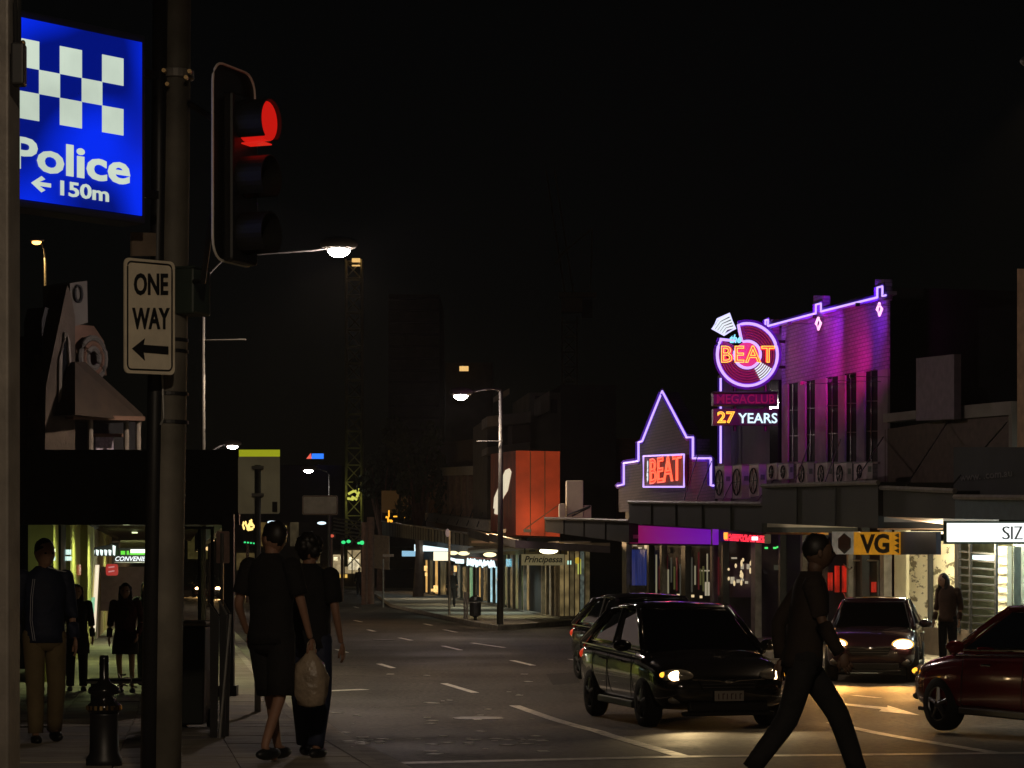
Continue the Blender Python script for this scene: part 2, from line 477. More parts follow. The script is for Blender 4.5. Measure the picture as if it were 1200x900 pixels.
# paving slabs that can be told apart near the camera, laid on the footpath
mslab = [pbr('paving_slab_%s' % n, c, .75, var=.25, scale=3, bump=.35, bscale=25) for n, c in
         (('warm', (.30, .25, .18)), ('grey', (.24, .21, .17)), ('pale', (.36, .31, .23)))]
slab_me = []
for k in range(3):
    q = MB(); q.box((0, 0, 0), (.88, .88, .03)); slab_me.append(q.mesh('paving_slab', mslab[k]))
fp = bpy.data.objects['footpath']
cnt = 0
for j in range(0, 24):
    for i in range(0, 8):
        y = 15.5 + j*.9; x = lk(y) - .65 - i*.9
        if (x - .4)/y < -.225: continue
        o = bpy.data.objects.new('paving_slab', random.choice(slab_me)); COL.objects.link(o)
        slope = -.033 if y < 28.5 else 0.0
        o.location = (x, y, gz(y)+FP+.001+random.uniform(-.003, .003)); o.rotation_euler = (math.atan(slope), 0, R(8))
        o.parent = fp; cnt += 1

# painted markings
def G(px, py):                    # where the ray of a photo pixel meets the road
    k = (HZ-py)/F; y = 20.0
    for _ in range(60):
        y = (gz(y)-CZ)/k * .3 + y*.7
    return Vector(((px-600)*y/F, y, 0))
def stripe(pts, w, mat=M_PAINT, name='road_line', dz=.004):
    a = [G(*p) if len(p) == 2 else Vector(p) for p in pts]
    line = poly_y([(p.x, p.y) for p in a], 1.0); m = MB(); vv = []
    for i, p in enumerate(line):
        q = line[min(i+1, len(line)-1)]; r_ = line[max(i-1, 0)]
        d = Vector((q[0]-r_[0], q[1]-r_[1])).normalized(); n = Vector((-d.y, d.x))*w/2
        for s in (-1, 1): vv.append((p[0]+n.x*s, p[1]+n.y*s, gz(p[1]+n.y*s)+dz))
    m.add(vv, [(2*j, 2*j+1, 2*j+3, 2*j+2) for j in range(len(line)-1)])
    return struct(name, m, mat)
stripe([(406, 896), (800, 887), (1260, 882)], .34, name='stop_line')
stripe([(603, 827), (700, 857), (801, 887)], .16)
stripe([(975, 847), (1175, 884)], .16)
for a, b in (((395, 761), (406, 765)), ((444, 778), (461, 783)), ((520, 801), (557, 812)), ((431, 738), (439, 740)),
             ((468, 747.5), (482, 750.5)), ((519, 757), (540, 762)), ((600, 774), (625, 780)), ((553, 753.5), (591, 759)),
             ((668, 772.5), (700, 779)), ((520, 738), (535, 741)), ((497, 731), (506, 733)), ((415, 727), (424, 729)), ((415, 711), (420, 712.5)), ((1000, 815), (1030, 818))):
    stripe([a, b], .13)
stripe([(380, 810), (428, 808)], .28)
stripe([(366, 861), (378, 872), (402, 893)], .16, M_YPAINT)
arrow = MB()
ap = [G(*p) for p in ((974, 823), (1040, 829.3), (1040, 827), (1078, 838.5), (1030, 833.8), (1033, 831.4), (974, 825))]
arrow.add([(p.x, p.y, gz(p.y)+.005) for p in ap], [tuple(range(7))])
struct('turn_arrow', arrow, M_PAINT)
# the kerb gutter channels
for side in (0, 1):
    m = MB(); yy = [2+i for i in range(0, 110)]
    if side == 0:
        m.add([(lk(y)+dx, y, gz(y)+.006) for y in yy for dx in (.01, .42)], [(2*j, 2*j+1, 2*j+3, 2*j+2) for j in range(len(yy)-1)])
        struct('gutter', m, M_KERB)
for k_, pts_ in enumerate((((640, 790), (672, 788), (680, 800), (648, 803)),)):
    a_ = [G(*q) for q in pts_]; m = MB(); m.add([(q.x, q.y, gz(q.y)+.003) for q in a_], [(0, 1, 2, 3)]); struct('road_patch', m, pbr('tar_patch', (.03, .026, .022), .9, var=.3, scale=8, bump=.3))
for px, py in ((560, 842), (450, 750)):
    c_ = G(px, py); m = MB(); m.lathe((c_.x, c_.y, gz(c_.y)-.02), [(.33, 0), (.33, .028)], 24); o = struct('manhole_cover', m, pbr('cast_iron', (.05, .045, .04), .45, .7, var=.3, scale=20, bump=.5))
# litter and scraps on the asphalt
litter = MB()
for i in range(70):
    px = random.uniform(390, 640); py = random.choice([random.gauss(868, 3), random.uniform(790, 890)])
    if py < 780 or py > 886: continue
    g = G(px, py); s = random.uniform(.02, .06)
    litter.box((g.x, g.y, gz(g.y)+.007), (s*2, s*2.5, .004), random.uniform(0, 3))
o = solo('litter', litter, pbr('pale_scraps', (.7, .68, .6), .6), 'pale scraps of litter scattered on the asphalt before the stop line', 'litter'); o['kind'] = 'stuff'

# ------------------------------------------------------------------ the nightclub row (L1)
M_TUBE = emis('violet_neon', (.52, .34, 1.0), 1.5)
M_TUBEP = emis('pink_neon', (1.0, .45, .8), 1.8)
M_TRED = emis('red_neon', (1.0, .06, .03), 2.2)
M_TYEL = emis('amber_neon', (1.0, .55, .05), 1.6)
M_TWHITE = emis('white_neon', (.85, .92, 1.0), 1.0)
M_TCYAN = emis('cyan_neon', (.2, .75, 1.0), 1.3)
M_REDFACE = emis('red_sign_face', (1.0, .02, .01), 1.3)
M_HALO = pbr('violet_halo_paint', (.22, .07, .8), .5, var=.1)  # colour of the strip added behind the tubes to paint their halo
M_BRICKP = brickmat('painted_brick', (.26, .17, .28), (.2, .13, .22), (.12, .08, .13))
M_BRICKG = brickmat('grey_brick', (.11, .09, .10), (.085, .07, .078), (.05, .045, .05))
M_PIER = pbr('rendered_pier', (.24, .18, .2), .8, var=.25, scale=1.5, bump=.2)
M_CORR = pbr('painted_corrugated_iron', (.09, .06, .045), .6, .3, var=.2)
M_FASC = pbr('awning_fascia', (.032, .03, .027), .6, .1, var=.3, scale=.7)
M_SOFF = pbr('awning_soffit', (.5, .42, .36), .7, var=.2, scale=2)

def neon(name, pl, pts, off, parent, mat=M_TUBE, r=.03, closed=False, halo=True):
    m = MB(); pl.tube(m, pts, off+.07, r, 6, closed); t = part(name, m, mat, parent)
    if halo:
        m = MB(); pl.tube(m, pts, off+.0, r*2.9, 4, closed); part('neon_halo', m, M_HALO, t)
    return t

fo = L1.foot(965)
club = thing('nightclub_building', 'tall parapeted nightclub with violet neon roofline, magenta lit panel and five tall dark windows', 'building', fo)
m = MB(); L1.prism(m, [(895, 384), (1040, 337), (1040, 600), (895, 600)], -.45, 12); part('rear_block', m, M_DARKER, club)
m = MB(); L1.prism(m, [(916, 383), (1040, 345), (1040, 432), (916, 451)], 0, .06); part('upper_wall', m, M_BRICKP, club)
slots = [(923, 935, 450), (943.5, 955, 446.5), (968, 982, 442), (990, 1003.5, 438), (1013, 1028.5, 434)]
edges = [916] + [e for s_ in slots for e in (s_[0], s_[1])] + [1040]
for i in range(0, len(edges), 2):
    a, b = edges[i], edges[i+1]
    ta = 451-(a-916)*.1532; tb = 451-(b-916)*.1532
    m = MB(); L1.prism(m, [(a, ta+.15), (b, tb+.15), (b, 600), (a, 600)], .04, .06); part('pier', m, M_PIER, club)
for i, (a, b, t) in enumerate(slots):
    m = MB(); L1.prism(m, [(a, t), (b, t-1.5), (b, 541), (a, 541)], .0, .03); w = part('window', m, pbr('unlit_club_window', (.006, .005, .007), .7, var=0, spec=.1), club)
    m = MB()
    for f_ in (.33, .66):
        yy = t+(541-t)*f_; L1.rect(m, a, yy, b, yy+1.2, .012, .01)
    L1.rect(m, (a+b)/2-.5, t, (a+b)/2+.5, 541, .014, .01)
    part('frame', m, M_BLACK, w)
    m = MB(); L1.rect(m, a-.5, 541, b+.5, 543.5, .09, .08); part('sill', m, M_PIER, club)
    m = MB(); L1.rect(m, a, 543.5, b, 600, .0, .1); part('wall', m, M_BRICKG, club)
# parapet piers
for a, b, t, q in ((953, 964, 346, 372), (1025, 1036, 327, 352), (897, 905, 374, 392)):
    m = MB(); L1.rect(m, a, t, b, q, .12, .2); part('parapet_pier', m, M_BRICKP, club, bevel=.02)
m = MB(); L1.prism(m, [(916, 379), (1041, 341), (1041, 345), (916, 383)], .08, .2); part('parapet_coping', m, M_PIER, club)
neon('neon_tube', L1, [(897, 386), (897, 375), (900, 374.5), (900, 382), (956, 367), (956, 357), (962, 355.5), (962, 365), (1028, 348.5),
                       (1028, 337), (1034, 335.5), (1034, 347), (1038, 346)], .16, club, r=.026)
for cx, cy in ((959, 379), (1030.5, 362.5)):
    m = MB(); L1.tube(m, [(cx, cy-7), (cx+2.8, cy-.5), (cx, cy+7), (cx-2.8, cy+.5)], .2, .032, 6, True); part('neon_diamond', m, M_TUBEP, club)
# magenta and violet floodlights, assumed and added for the wash on the upper wall
for px, py, c, p_, an in ((940, 449, (.9, .01, .5), 270, 92), (972, 446, (1.0, .005, .28), 300, 92), (998, 441, (.8, .01, .6), 90, 88), (1005, 357, (.25, .02, 1.0), 110, 130), (955, 371, (.35, .02, 1.0), 110, 130), (925, 379, (.5, .05, 1.0), 60, 130)):
    q = L1.at(px, py, 1.25 if py > 399 else .8)
    m = MB(); m.box(q, (.09, .09, .07)); m.tube([q, q-L1.N()*(1.2 if py > 399 else .75)], .006, 4)
    fl = part('added_floodlight', m, M_BLACK, club)
    tgt = L1.at(px, py-58 if py > 430 else py+24, 0)
    d = (tgt-q).normalized()
    lamp_light('assumed_flood_lamp', q+d*.12, p_, c, club, 'SPOT', an, .08, .9, d.to_track_quat('-Z', 'Y').to_euler())
# grey left bay behind the disc sign
m = MB(); L1.prism(m, [(846, 470), (872, 392), (916, 384), (916, 600), (846, 600)], -.1, 8); part('side_bay', m, M_GREYW, club)
m = MB(); L1.rect(m, 902, 445, 912, 560, .02, .3); part('side_window', m, M_GLASSD, club)
neon('vertical_neon', L1, [(844.5, 443), (844.5, 543)], .16, club, r=.03)
m = MB(); L1.rect(m, 841, 440, 848, 600, .1, .3); part('corner_pilaster', m, M_PIER, club)

# gabled club front
fo = L1.foot(780)
gab = thing('gabled_nightclub_front', 'stepped and pointed grey brick gable outlined in violet neon left of the disc sign', 'building', fo)
out = [(725, 600), (725, 570), (731, 569), (731, 543), (748, 541), (748, 519), (752, 518), (776, 459), (804, 513), (812, 514), (812, 538), (833, 538), (833, 569), (838, 571), (838, 600)]
m = MB(); L1.prism(m, out, 0, .5); part('gable_wall', m, M_BRICKG, gab)
m = MB(); L1.prism(m, [(727, 600), (727, 575), (836, 575), (836, 600)], -.5, 10); part('rear_block', m, M_DARKER, gab)
neon('neon_tube', L1, [(723.5, 569), (731, 567.5), (731, 542.5), (748.2, 540), (748.2, 518), (752.5, 517), (764, 488), (776, 458.5), (790, 485), (804.5, 512.5), (812, 512.5),
                       (812, 537), (833, 537), (833, 569), (836, 569)], .02, gab, r=.035)
bx = thing('neon_sign_box', 'boxed neon sign with red letters BEAT on the pointed gable', 'neon sign', L1.at(777, 570, .05))
m = MB(); L1.prism(m, [(755, 535), (801, 533), (801, 570), (755, 570)], .16, .12); part('backing', m, pbr('sign_back_red', (.12, .02, .03), .5), bx)
neon('neon_frame', L1, [(754, 534.5), (801.5, 532.5), (801.5, 570.5), (754, 570.5)], .16, bx, closed=True, r=.03, halo=False)
t = part('letters', plane_text(L1, 'BEAT', 762, 538, 798, 567, .18, bold=.02, extrude=.01), M_REDFACE, bx)
part('letter_outline', plane_text(L1, 'BEAT', 761.5, 537.5, 798.5, 567.5, .22, outline=.022, extrude=.015), emis('orange_red_neon', (1.0, .13, .06), 1.5), t)
tt = L1.at(759.5, 565, .22)
part('small_letters', text_mb('the', tt, (0, 0, 1), (-L1.D()), L1.N(), .65, .16, bold=.05), M_TWHITE, bx)
lamp_light('neon_glow', L1.at(778, 552, .8), 14, (1, .05, .15), bx, 'POINT')
lamp_light('neon_glow', L1.at(805, 545, .5), 7, (.35, .05, 1.0), bx, 'POINT')

# record-shaped disc sign
dq = L1.at(876, 415, 1.0)
DS = Plane((dq.x-.98, dq.y-.19), (dq.x+.98, dq.y+.19))
disc = thing('record_disc_sign', 'round neon sign shaped like a vinyl record with amber BEAT lettering', 'neon sign', DS.at(876, 455))
CX, CY = 875.8, 415.5
def arc(r, a0, a1, n=24, cx=CX, cy=CY, sx=.965):
    return [(cx + r*sx*math.cos(R(a0+(a1-a0)*i/n)), cy - r*math.sin(R(a0+(a1-a0)*i/n))) for i in range(n+1)]
m = MB(); DS.prism(m, arc(37, 151, 467, 40) + [(CX-3, CY-13), (CX-11, CY-9)], 0, .14); part('disc_face', m, pbr('maroon_record_face', (.10, .015, .03), .4), disc)
for rr in (20, 23, 26, 29, 32):
    m = MB(); DS.tube(m, arc(rr, 160, 300), .02, .012, 4); part('groove', m, pbr('groove_paint', (.3, .03, .06), .4), disc)
    m = MB(); DS.tube(m, arc(rr, 340, 455), .02, .012, 4); part('groove', m, MATS['groove_paint'], disc)
m = MB(); DS.prism(m, arc(15, 0, 345, 30), .03, .02); part('label_disc', m, emis('magenta_label_face', (1.0, .03, .22), .7), disc)
def ptube(pl, pts, off, name, parent, mat, r, closed=False):
    m = MB(); pl.tube(m, pts, off, r, 6, closed); return part(name, m, mat, parent)
ptube(DS, [(861.5, 399.5)] + [(843.5, 397.5)] + arc(36.5, 151, 467.5, 44) + [(869, 399)] + arc(15.8, 105, -215, 30), .07, 'neon_ring', disc, M_TUBE, .038)
m = MB(); DS.tube(m, arc(36.9, 151, 467.5, 44), -.02, .09, 4); part('neon_halo', m, M_HALO, disc)
for rr in (19.5, 22.2, 24.9, 27.6, 30.3, 33):
    ptube(DS, arc(rr, -29, -62, 8), .06, 'neon_arc', disc, M_TWHITE, .018)
wp = [(834.8, 385), (841, 374), (854.5, 367.5), (861.5, 385), (848.5, 392.5)]
m = MB(); DS.prism(m, wp, 0, .12); part('wedge_face', m, M_BLACK, disc)
ptube(DS, wp, .06, 'wedge_neon', disc, emis('pale_violet_neon', (.6, .6, 1.0), 1.4), .03, True)
for k in range(5):
    f0 = .10 + .20*k
    a = (834.8+(848.5-834.8)*f0, 385+(392.5-385)*f0); b = (854.5+(861.5-854.5)*f0, 367.5+(385-367.5)*f0)
    mid = ((a[0]+b[0])/2-2.3, (a[1]+b[1])/2-2.0)
    ptube(DS, [a, mid, b], .05, 'neon_arc', disc, M_TWHITE, .03)
t = part('letters', plane_text(DS, 'BEAT', 845.5, 405.5, 907.5, 424.5, .10, bold=.05, extrude=.01, spacing=1.1), M_REDFACE, disc)
part('letter_outline', plane_text(DS, 'BEAT', 845, 405, 908, 425, .14, outline=.018, extrude=.02, spacing=1.1), M_TYEL, t)
part('small_letters', plane_text(DS, 'the', 855, 392, 869, 402, .1, bold=.03, shear=.3), M_TCYAN, disc)
m = MB()
for px in (861, 897): DS.tube(m, [(px, 440), (px, 505)], -.12, .04)
q = DS.at(905, 430, -.1); m.tube([q, q - L1.N()*1.6], .04); q = DS.at(900, 400, -.1); m.tube([q, q - L1.N()*1.4], .04)
part('bracket', m, M_BLACK, disc)
lamp_light('neon_glow', DS.at(880, 405, -.35), 30, (.5, .1, 1.0), disc, 'POINT')
lamp_light('neon_glow', DS.at(876, 415, .5), 10, (1, .15, .25), disc, 'POINT')
mg = thing('megaclub_sign_box', 'unlit dark sign box lettered MEGACLUB between the disc and the 27 YEARS sign', 'sign', DS.at(874, 475))
m = MB(); DS.rect(m, 836, 459.5, 911, 475.5, .02, .2); part('box', m, pbr('dark_sign_box', (.07, .02, .03), .5), mg)
m = MB(); DS.tube(m, [(836, 460), (911, 460), (911, 475), (836, 475)], .05, .03, 4, True); part('frame', m, M_BLACK, mg)
part('letters', plane_text(DS, 'MEGACLUB', 840, 462, 908, 473, .03, bold=.015), pbr('dull_red_letters', (.3, .05, .06), .5), mg)
yr = thing('anniversary_neon_sign', 'narrow neon sign reading 27 YEARS in red and white below the MEGACLUB box', 'neon sign', DS.at(874, 498))
m = MB(); DS.rect(m, 836, 479, 912, 498.5, .02, .16); part('box', m, M_BLACK, yr)
t = part('red_letters', plane_text(DS, '27', 841, 482.5, 861, 495.5, .05, bold=.04), M_REDFACE, yr)
part('letter_outline', plane_text(DS, '27', 840.5, 482, 861.5, 496, .09, outline=.03, extrude=.02), M_TYEL, t)
part('white_letters', plane_text(DS, 'YEARS', 865, 484, 911, 496, .06, bold=.015), emis('white_cyan_letters', (.65, .92, 1.0), 1.3), yr)
lamp_light('neon_glow', DS.at(850, 489, .4), 4, (1, .06, .03), yr, 'POINT')

# awnings over the footpath
def awning(label, x0, x1, top, bot, off, cat='awning', mat=M_FASC, py_soffit=None, depth=None, stays=(), pl=L1, group=None):
    t_ = thing('shop_awning', label, cat, pl.foot((x0+x1)/2, off, z=0), group=group)
    m = MB(); pl.prism(m, [(x0, top[0]), (x1, top[1]), (x1, bot[1]), (x0, bot[0])], off, .12); part('fascia', m, mat, t_)
    m = MB(); a = pl.at(x0, bot[0], off-.12); b = pl.at(x1, bot[1], off-.12); d = (depth or off)-.12
    a2 = a-pl.N()*d; b2 = b-pl.N()*d
    za = a.z+.12; 
    m.prism([Vector((a.x, a.y, za)), Vector((b.x, b.y, b.z+.12)), Vector((b2.x, b2.y, b.z+.12)), Vector((a2.x, a2.y, za))], (0, 0, .1))
    part('soffit', m, M_SOFF, t_)
    for sx in (x0, x1):
        p0 = pl.at(sx, top[0] if sx == x0 else top[1], off-.13); p1 = pl.at(sx, bot[0] if sx == x0 else bot[1], off-.13)
        m = MB(); w = pl.D()*(.06 if sx == x0 else -.06)
        m.prism([p0, p1, p1-pl.N()*d, p0-pl.N()*d], w); part('end_board', m, mat, t_)
    m = MB(); m.tube([pl.at(x0, top[0]+.3, off+.04), pl.at(x1, top[1]+.3, off+.04)], .05, 6); part('gutter', m, M_GREYP, t_)
    n_j = max(1, int((pl.at(x1, HZ, off)-pl.at(x0, HZ, off)).length/2.4))
    for j in range(1, n_j):
        q0 = pl.at(x0, top[0], off+.012).lerp(pl.at(x1, top[1], off+.012), j/n_j); q1 = pl.at(x0, bot[0], off+.012).lerp(pl.at(x1, bot[1], off+.012), j/n_j)
        m = MB(); m.tube([q0, q1], .018, 4); part('panel_joint', m, M_BLACK, t_)
    for (xa, ya, xb, yb) in stays:
        p0 = pl.at(xa, ya, .05); p1 = pl.at(xb, yb, off-.1); m = MB(); m.tube([p0, p1], .014, 5); part('stay_rod', m, M_BLACK, t_)
    return t_
aA = awning('low grey awning at the lane corner under cream parapet blocks', 639, 737, (607, 610), (623, 636), 2.3, stays=())
aB = awning('long dark awning in front of the pointed gable', 737, 893, (588, 590), (613, 624), 2.4,
            stays=((818, 533, 800, 590), (834, 540, 815, 590), (868, 545, 845, 590), (925, 540, 885, 590)))
aC = awning('deep dark awning below the five tall nightclub windows', 893, 1029, (569, 565), (613, 619), 2.6,
            stays=((948, 520, 930, 570), (985, 515, 965, 570), (1035, 512, 1000, 568)))
aD = awning('brownish awning in front of the corrugated wall', 1029, 1119, (571, 575), (605, 608), 2.5,
            stays=((1110, 495, 1060, 572), (1180, 495, 1110, 575)))
aE = awning('bluish dark awning fascia above the white light box', 1119, 1330, (582, 584), (608, 612), 2.5, mat=pbr('blue_grey_fascia', (.05, .08, .1), .5, var=.2))
m = MB(); L1.rect(m, 1117.5, 524, 1260, 583.5, 1.9, .15)
bb = solo('roof_billboard', m, M_DARKER, 'black billboard with faint web address standing on the bluish awning', 'billboard')
plt = plane_text(L1, 'www. .com.au', 1125, 558, 1186, 564, 1.93, bold=.01)
part('lettering', plt, pbr('faint_letters', (.12, .11, .11), .6), bb)

# cream parapet blocks above the lane corner awning
cb = thing('parapet_blocks', 'cream rendered blocks of stepped height standing on the low grey awning', 'parapet', L1.at(672, 606, 1.2))
qb = L1.at(672, 606, 1.5); BPl = Plane((qb.x-1, qb.y), (qb.x+1, qb.y+.1))
for (a, b, t, off, th) in ((664, 683.5, 563, 0, .5), (655.5, 662.5, 590, .05, .4), (684, 693, 592, -.1, .5)):
    m = MB(); BPl.rect(m, a, t, b, 607, off, th); part('block', m, M_CREAM, cb, bevel=.02)
m = MB(); m.tube([BPl.at(664, 604, .2), BPl.at(692, 593, .2)], .03, 5); m.tube([BPl.at(670, 605, .2), BPl.at(691, 594.5, .2)], .025, 5); part('cable', m, M_BLACK, cb)

# air conditioning units on the awnings
M_AC = pbr('beige_metal_casing', (.6, .45, .47), .5, .1, var=.12)
acs = [(840, 856, 547, 584, 'leftmost'), (860, 878, 546, 584, 'second from the left'), (880, 896, 545, 582, 'right of the pair'),
       (902, 913, 544, 562, 'small'), (916, 926, 544, 562, 'small'), (937, 950, 543, 568, ''), (960, 972, 543, 568, ''), (982, 994, 543, 568, ''), (1005, 1018, 543, 562, '')]
aclab = ['leftmost tall beige condenser unit beside the gable', 'tall beige condenser unit second from the gable', 'third tall beige condenser unit from the gable', 'small condenser unit just right of the tall three',
         'small condenser unit below the grey bay window', 'condenser unit below the first tall dark window', 'condenser unit below the third tall dark window', 'condenser unit below the fourth tall dark window', 'condenser unit below the last tall dark window']
for (a, b, t, q, _), lb in zip(acs, aclab):
    u = thing('condenser_unit', lb, 'air conditioner', L1.at((a+b)/2, q, 1.1), group='condenser units along the awning')
    RL = Matrix(((L1.n.x, L1.d.x, 0), (L1.n.y, L1.d.y, 0), (0, 0, 1)))
    c = L1.at((a+b)/2, (t+q)/2, 1.1); c = L1.at((a+b)/2, (t+q)/2, 1.1); hh = L1.at(a, t, 1.1).z-L1.at(a, q, 1.1).z; dep = (b-a)*c.y/F*.62
    m = MB(); m.box(c, (dep, .8, hh), mat=RL); part('casing', m, M_AC, u, bevel=.015)
    fc = c + L1.N()*(dep/2+.012); rr = min(.33, hh*.4)
    for zc_ in ((-hh*.24, hh*.24) if hh > 1.2*.8 and q > 575 else (0.0,)):
        r2_ = rr*(.62 if zc_ else 1); ring = [fc+Vector((0, 0, zc_)) + L1.D()*r2_*math.cos(2*PI*i/14) + Vector((0, 0, r2_*math.sin(2*PI*i/14))) for i in range(14)]
        m = MB(); m.tube(ring, .018, 4, True)
        for k in range(3): m.tube([ring[k*2], ring[(k*2+7) % 14]], .01, 3)
        part('fan_grille', m, M_BLACK, u)
    m = MB(); m.box(c-L1.D()*(-.41)+Vector((0, 0, hh*.1)), (dep*.5, .01, .12), mat=RL); m.box(c-L1.D()*.0+Vector((0, 0, hh/2+.01)), (dep*1.03, .83, .02), mat=RL); part('top_cover', m, M_GREYP, u)

# ground floor behind the cars
shop = thing('club_shopfront', 'dark club shopfront with red tube lights under the long awnings', 'shopfront', L1.foot(880, 0))
m = MB(); L1.rect(m, 733, 600, 1052, 775, -.6, .3); part('back_wall', m, M_DARKER, shop)
M_BLUEC = emis('blue_lit_curtain', (.06, .10, .5), .16, var=.8, scale=3, stretch=(14, 14, .3))
m = MB()
for i in range(6): L1.rect(m, 735+i*3.6, 644, 738+i*3.6, 686, -.2, .05)
part('blue_curtain', m, M_BLUEC, shop)
m = MB(); L1.rect(m, 733, 686, 757, 740, -.05, .3); part('stall_riser', m, M_GREYW, shop)
for i, px in enumerate((729, 758, 773, 798, 832, 845, 880, 912, 938, 957, 992, 1008, 1031)):
    m = MB(); L1.rect(m, px, 618, px+(5 if i % 3 == 0 else 2.2), 775, .05, .18); part('mullion', m, M_BLACK if i % 2 else M_GREYP, shop)
rl = [(964, 667, 693), (970, 671, 692), (978, 663, 694), (986.5, 663, 694), (1013, 676, 694), (1021, 682, 694)]
for a, t, b in rl:
    m = MB(); L1.rect(m, a, t, a+3.6, b, -.1, .05); part('red_strip_light', m, emis('red_strip', (1.0, .03, .01), .28, var=.7, scale=2.5), shop)
M_WARMW = emis('warm_window_glow', (1, .75, .4), .8)
for px, py, w, h, mt in ((775, 700, 3, 2, 0), (780, 698, 2, 2, 0), (786, 697, 3, 2, 0), (793, 696, 2, 3, 0), (810, 697, 2, 3, 0), (820, 698, 1.5, 3, 0), (826, 682, 4, 16, 1), (833, 695, 2, 4, 0),
                         (856, 676, 3, 8, 1), (863, 679, 2.5, 4, 1), (868, 678, 2, 3, 1), (873, 681, 2, 3, 1), (868, 661, 2, 6, 1), (875, 661, 2, 6, 1), (857, 653, 5, 2, 1), (818, 668, 12, 1.6, 1), (800, 655, 1.2, 40, 2), (777, 655, 3, 20, 2), (907, 662, 5, 6, 2), (742, 638, 3, 2, 1), (748, 641, 3, 2, 1), (755, 638, 3, 5, 1)):
    m = MB(); L1.rect(m, px, py, px+w, py+h, -.15, .04)
    part('interior_light', m, (M_WARMW, emis('pale_window_glow', (1, .85, .6), .35), emis('dim_window_glow', (.5, .5, .3), .06))[mt], shop)
m = MB(); L1.rect(m, 842, 660, 880, 700, -.25, .04); part('interior_panel', m, pbr('plum_panel', (.12, .08, .1), .6), shop)
rs_ = random.Random(5)
for i in range(26):  # thin glowing strips painted in for glints on the mullion edges
    px = 759+i*3.4+rs_.uniform(-1, 1)
    if 828 < px < 836: continue
    t0_ = rs_.uniform(645, 668)
    m = MB(); L1.rect(m, px, t0_, px+rs_.uniform(.5, 1.3), rs_.uniform(680, 698), -.12, .03); part('glint_strip', m, emis(*rs_.choice((('grey_strip_glow', (.6, .55, .4), .07), ('wine_strip_glow', (.5, .05, .06), .10), ('olive_strip_glow', (.5, .5, .15), .10), ('bright_strip_glow', (.9, .8, .5), .22)))), shop)
for i in range(16):
    px = rs_.uniform(852, 884); py = rs_.uniform(655, 684)
    m = MB(); m.ell(L1.at(px, py, -.1), (.03, .06, rs_.uniform(.03, .10)), 6, 4); part('interior_bulb', m, MATS['warm_window_glow'], shop)
# door and its chrome hook shapes by the red tubes
for i, px in enumerate((995, 1013)):
    m = MB(); L1.rect(m, px, 656, px+16, 758, -.15, .05); d = part('door', m, M_DARKER, shop)
    m = MB(); L1.tube(m, [(px, 657), (px+16, 657), (px+16, 758)], -.08, .03, 4); part('door_frame', m, M_METAL, d)
m = MB(); L1.tube(m, [(989, 661), (995, 668), (998, 665)], .12, .02, 5); L1.tube(m, [(989, 695), (995, 709), (998, 706)], .12, .02, 5); part('hook_rail', m, M_CHROME, shop)

# hanging signs under awnings
lb = thing('purple_light_box', 'purple lit under-awning light box below the long dark awning', 'light box', L1.at(785, 639, 1.9))
mp = bpy.data.materials.new('purple_light_face'); mp.use_nodes = True
nt = mp.node_tree; b_ = nt.nodes['Principled BSDF']
tc = nt.nodes.new('ShaderNodeTexCoord'); sp_ = nt.nodes.new('ShaderNodeSeparateXYZ'); nt.links.new(tc.outputs['Generated'], sp_.inputs[0])
rp = nt.nodes.new('ShaderNodeValToRGB'); rp.color_ramp.elements[0].color = (.28, .01, .06, 1); rp.color_ramp.elements[1].color = (.16, .005, .5, 1)
nt.links.new(sp_.outputs['X'], rp.inputs['Fac']); nt.links.new(rp.outputs['Color'], b_.inputs['Emission Color']); b_.inputs['Emission Strength'].default_value = .75
b_.inputs['Base Color'].default_value = (.1, .02, .15, 1)
m = MB(); L1.prism(m, [(738, 614.5), (833, 620), (833, 638.5), (738, 637)], 1.9, .2); part('face', m, mp, lb)
m = MB(); L1.tube(m, [(737.5, 614), (834, 619.5), (834, 639), (737.5, 637.5)], 1.9, .025, 4, True); part('frame', m, M_BLACK, lb)
led = thing('red_led_sign', 'red scrolling LED sign strip right of the purple light box', 'LED sign', L1.at(870, 637, 1.6))
m = MB(); L1.prism(m, [(843, 621), (896, 626), (896, 637), (843, 634)], 1.6, .15); part('housing', m, M_BLACK, led)
m = MB()
for i in range(47):
    for j in range(5):
        if random.random() < .62:
            px = 848+i*1.0; py = 625.2+j*1.7+(px-848)*.06
            L1.rect(m, px, py, px+.75, py+1.2, 1.63, .02)
part('red_diodes', m, emis('red_diode', (1, .03, .06), 1.8), led)['kind'] = 'stuff'
m = MB(); L1.rect(m, 848, 624, 852, 632, 1.64, .02); part('amber_diodes', m, emis('amber_diode', (1, .35, .02), 1.6), led)
m = MB(); L1.rect(m, 881, 629, 887, 633, 1.65, .02); part('white_diodes', m, emis('white_diode', (1, .8, .9), 2.5), led)
lamp_light('sign_glow', L1.at(868, 630, 2.1), 4, (1, .03, .03), led, 'POINT')
m = MB()
for px, py in ((896, 641), (906, 641), (910, 640), (912.5, 639)): L1.rect(m, px, py, px+2.6, py+2.2, -.05, .03)
ob = solo('green_exit_light', m, emis('green_exit', (.1, 1, .2), .9), 'small green lit sign inside the club doorway', 'light')

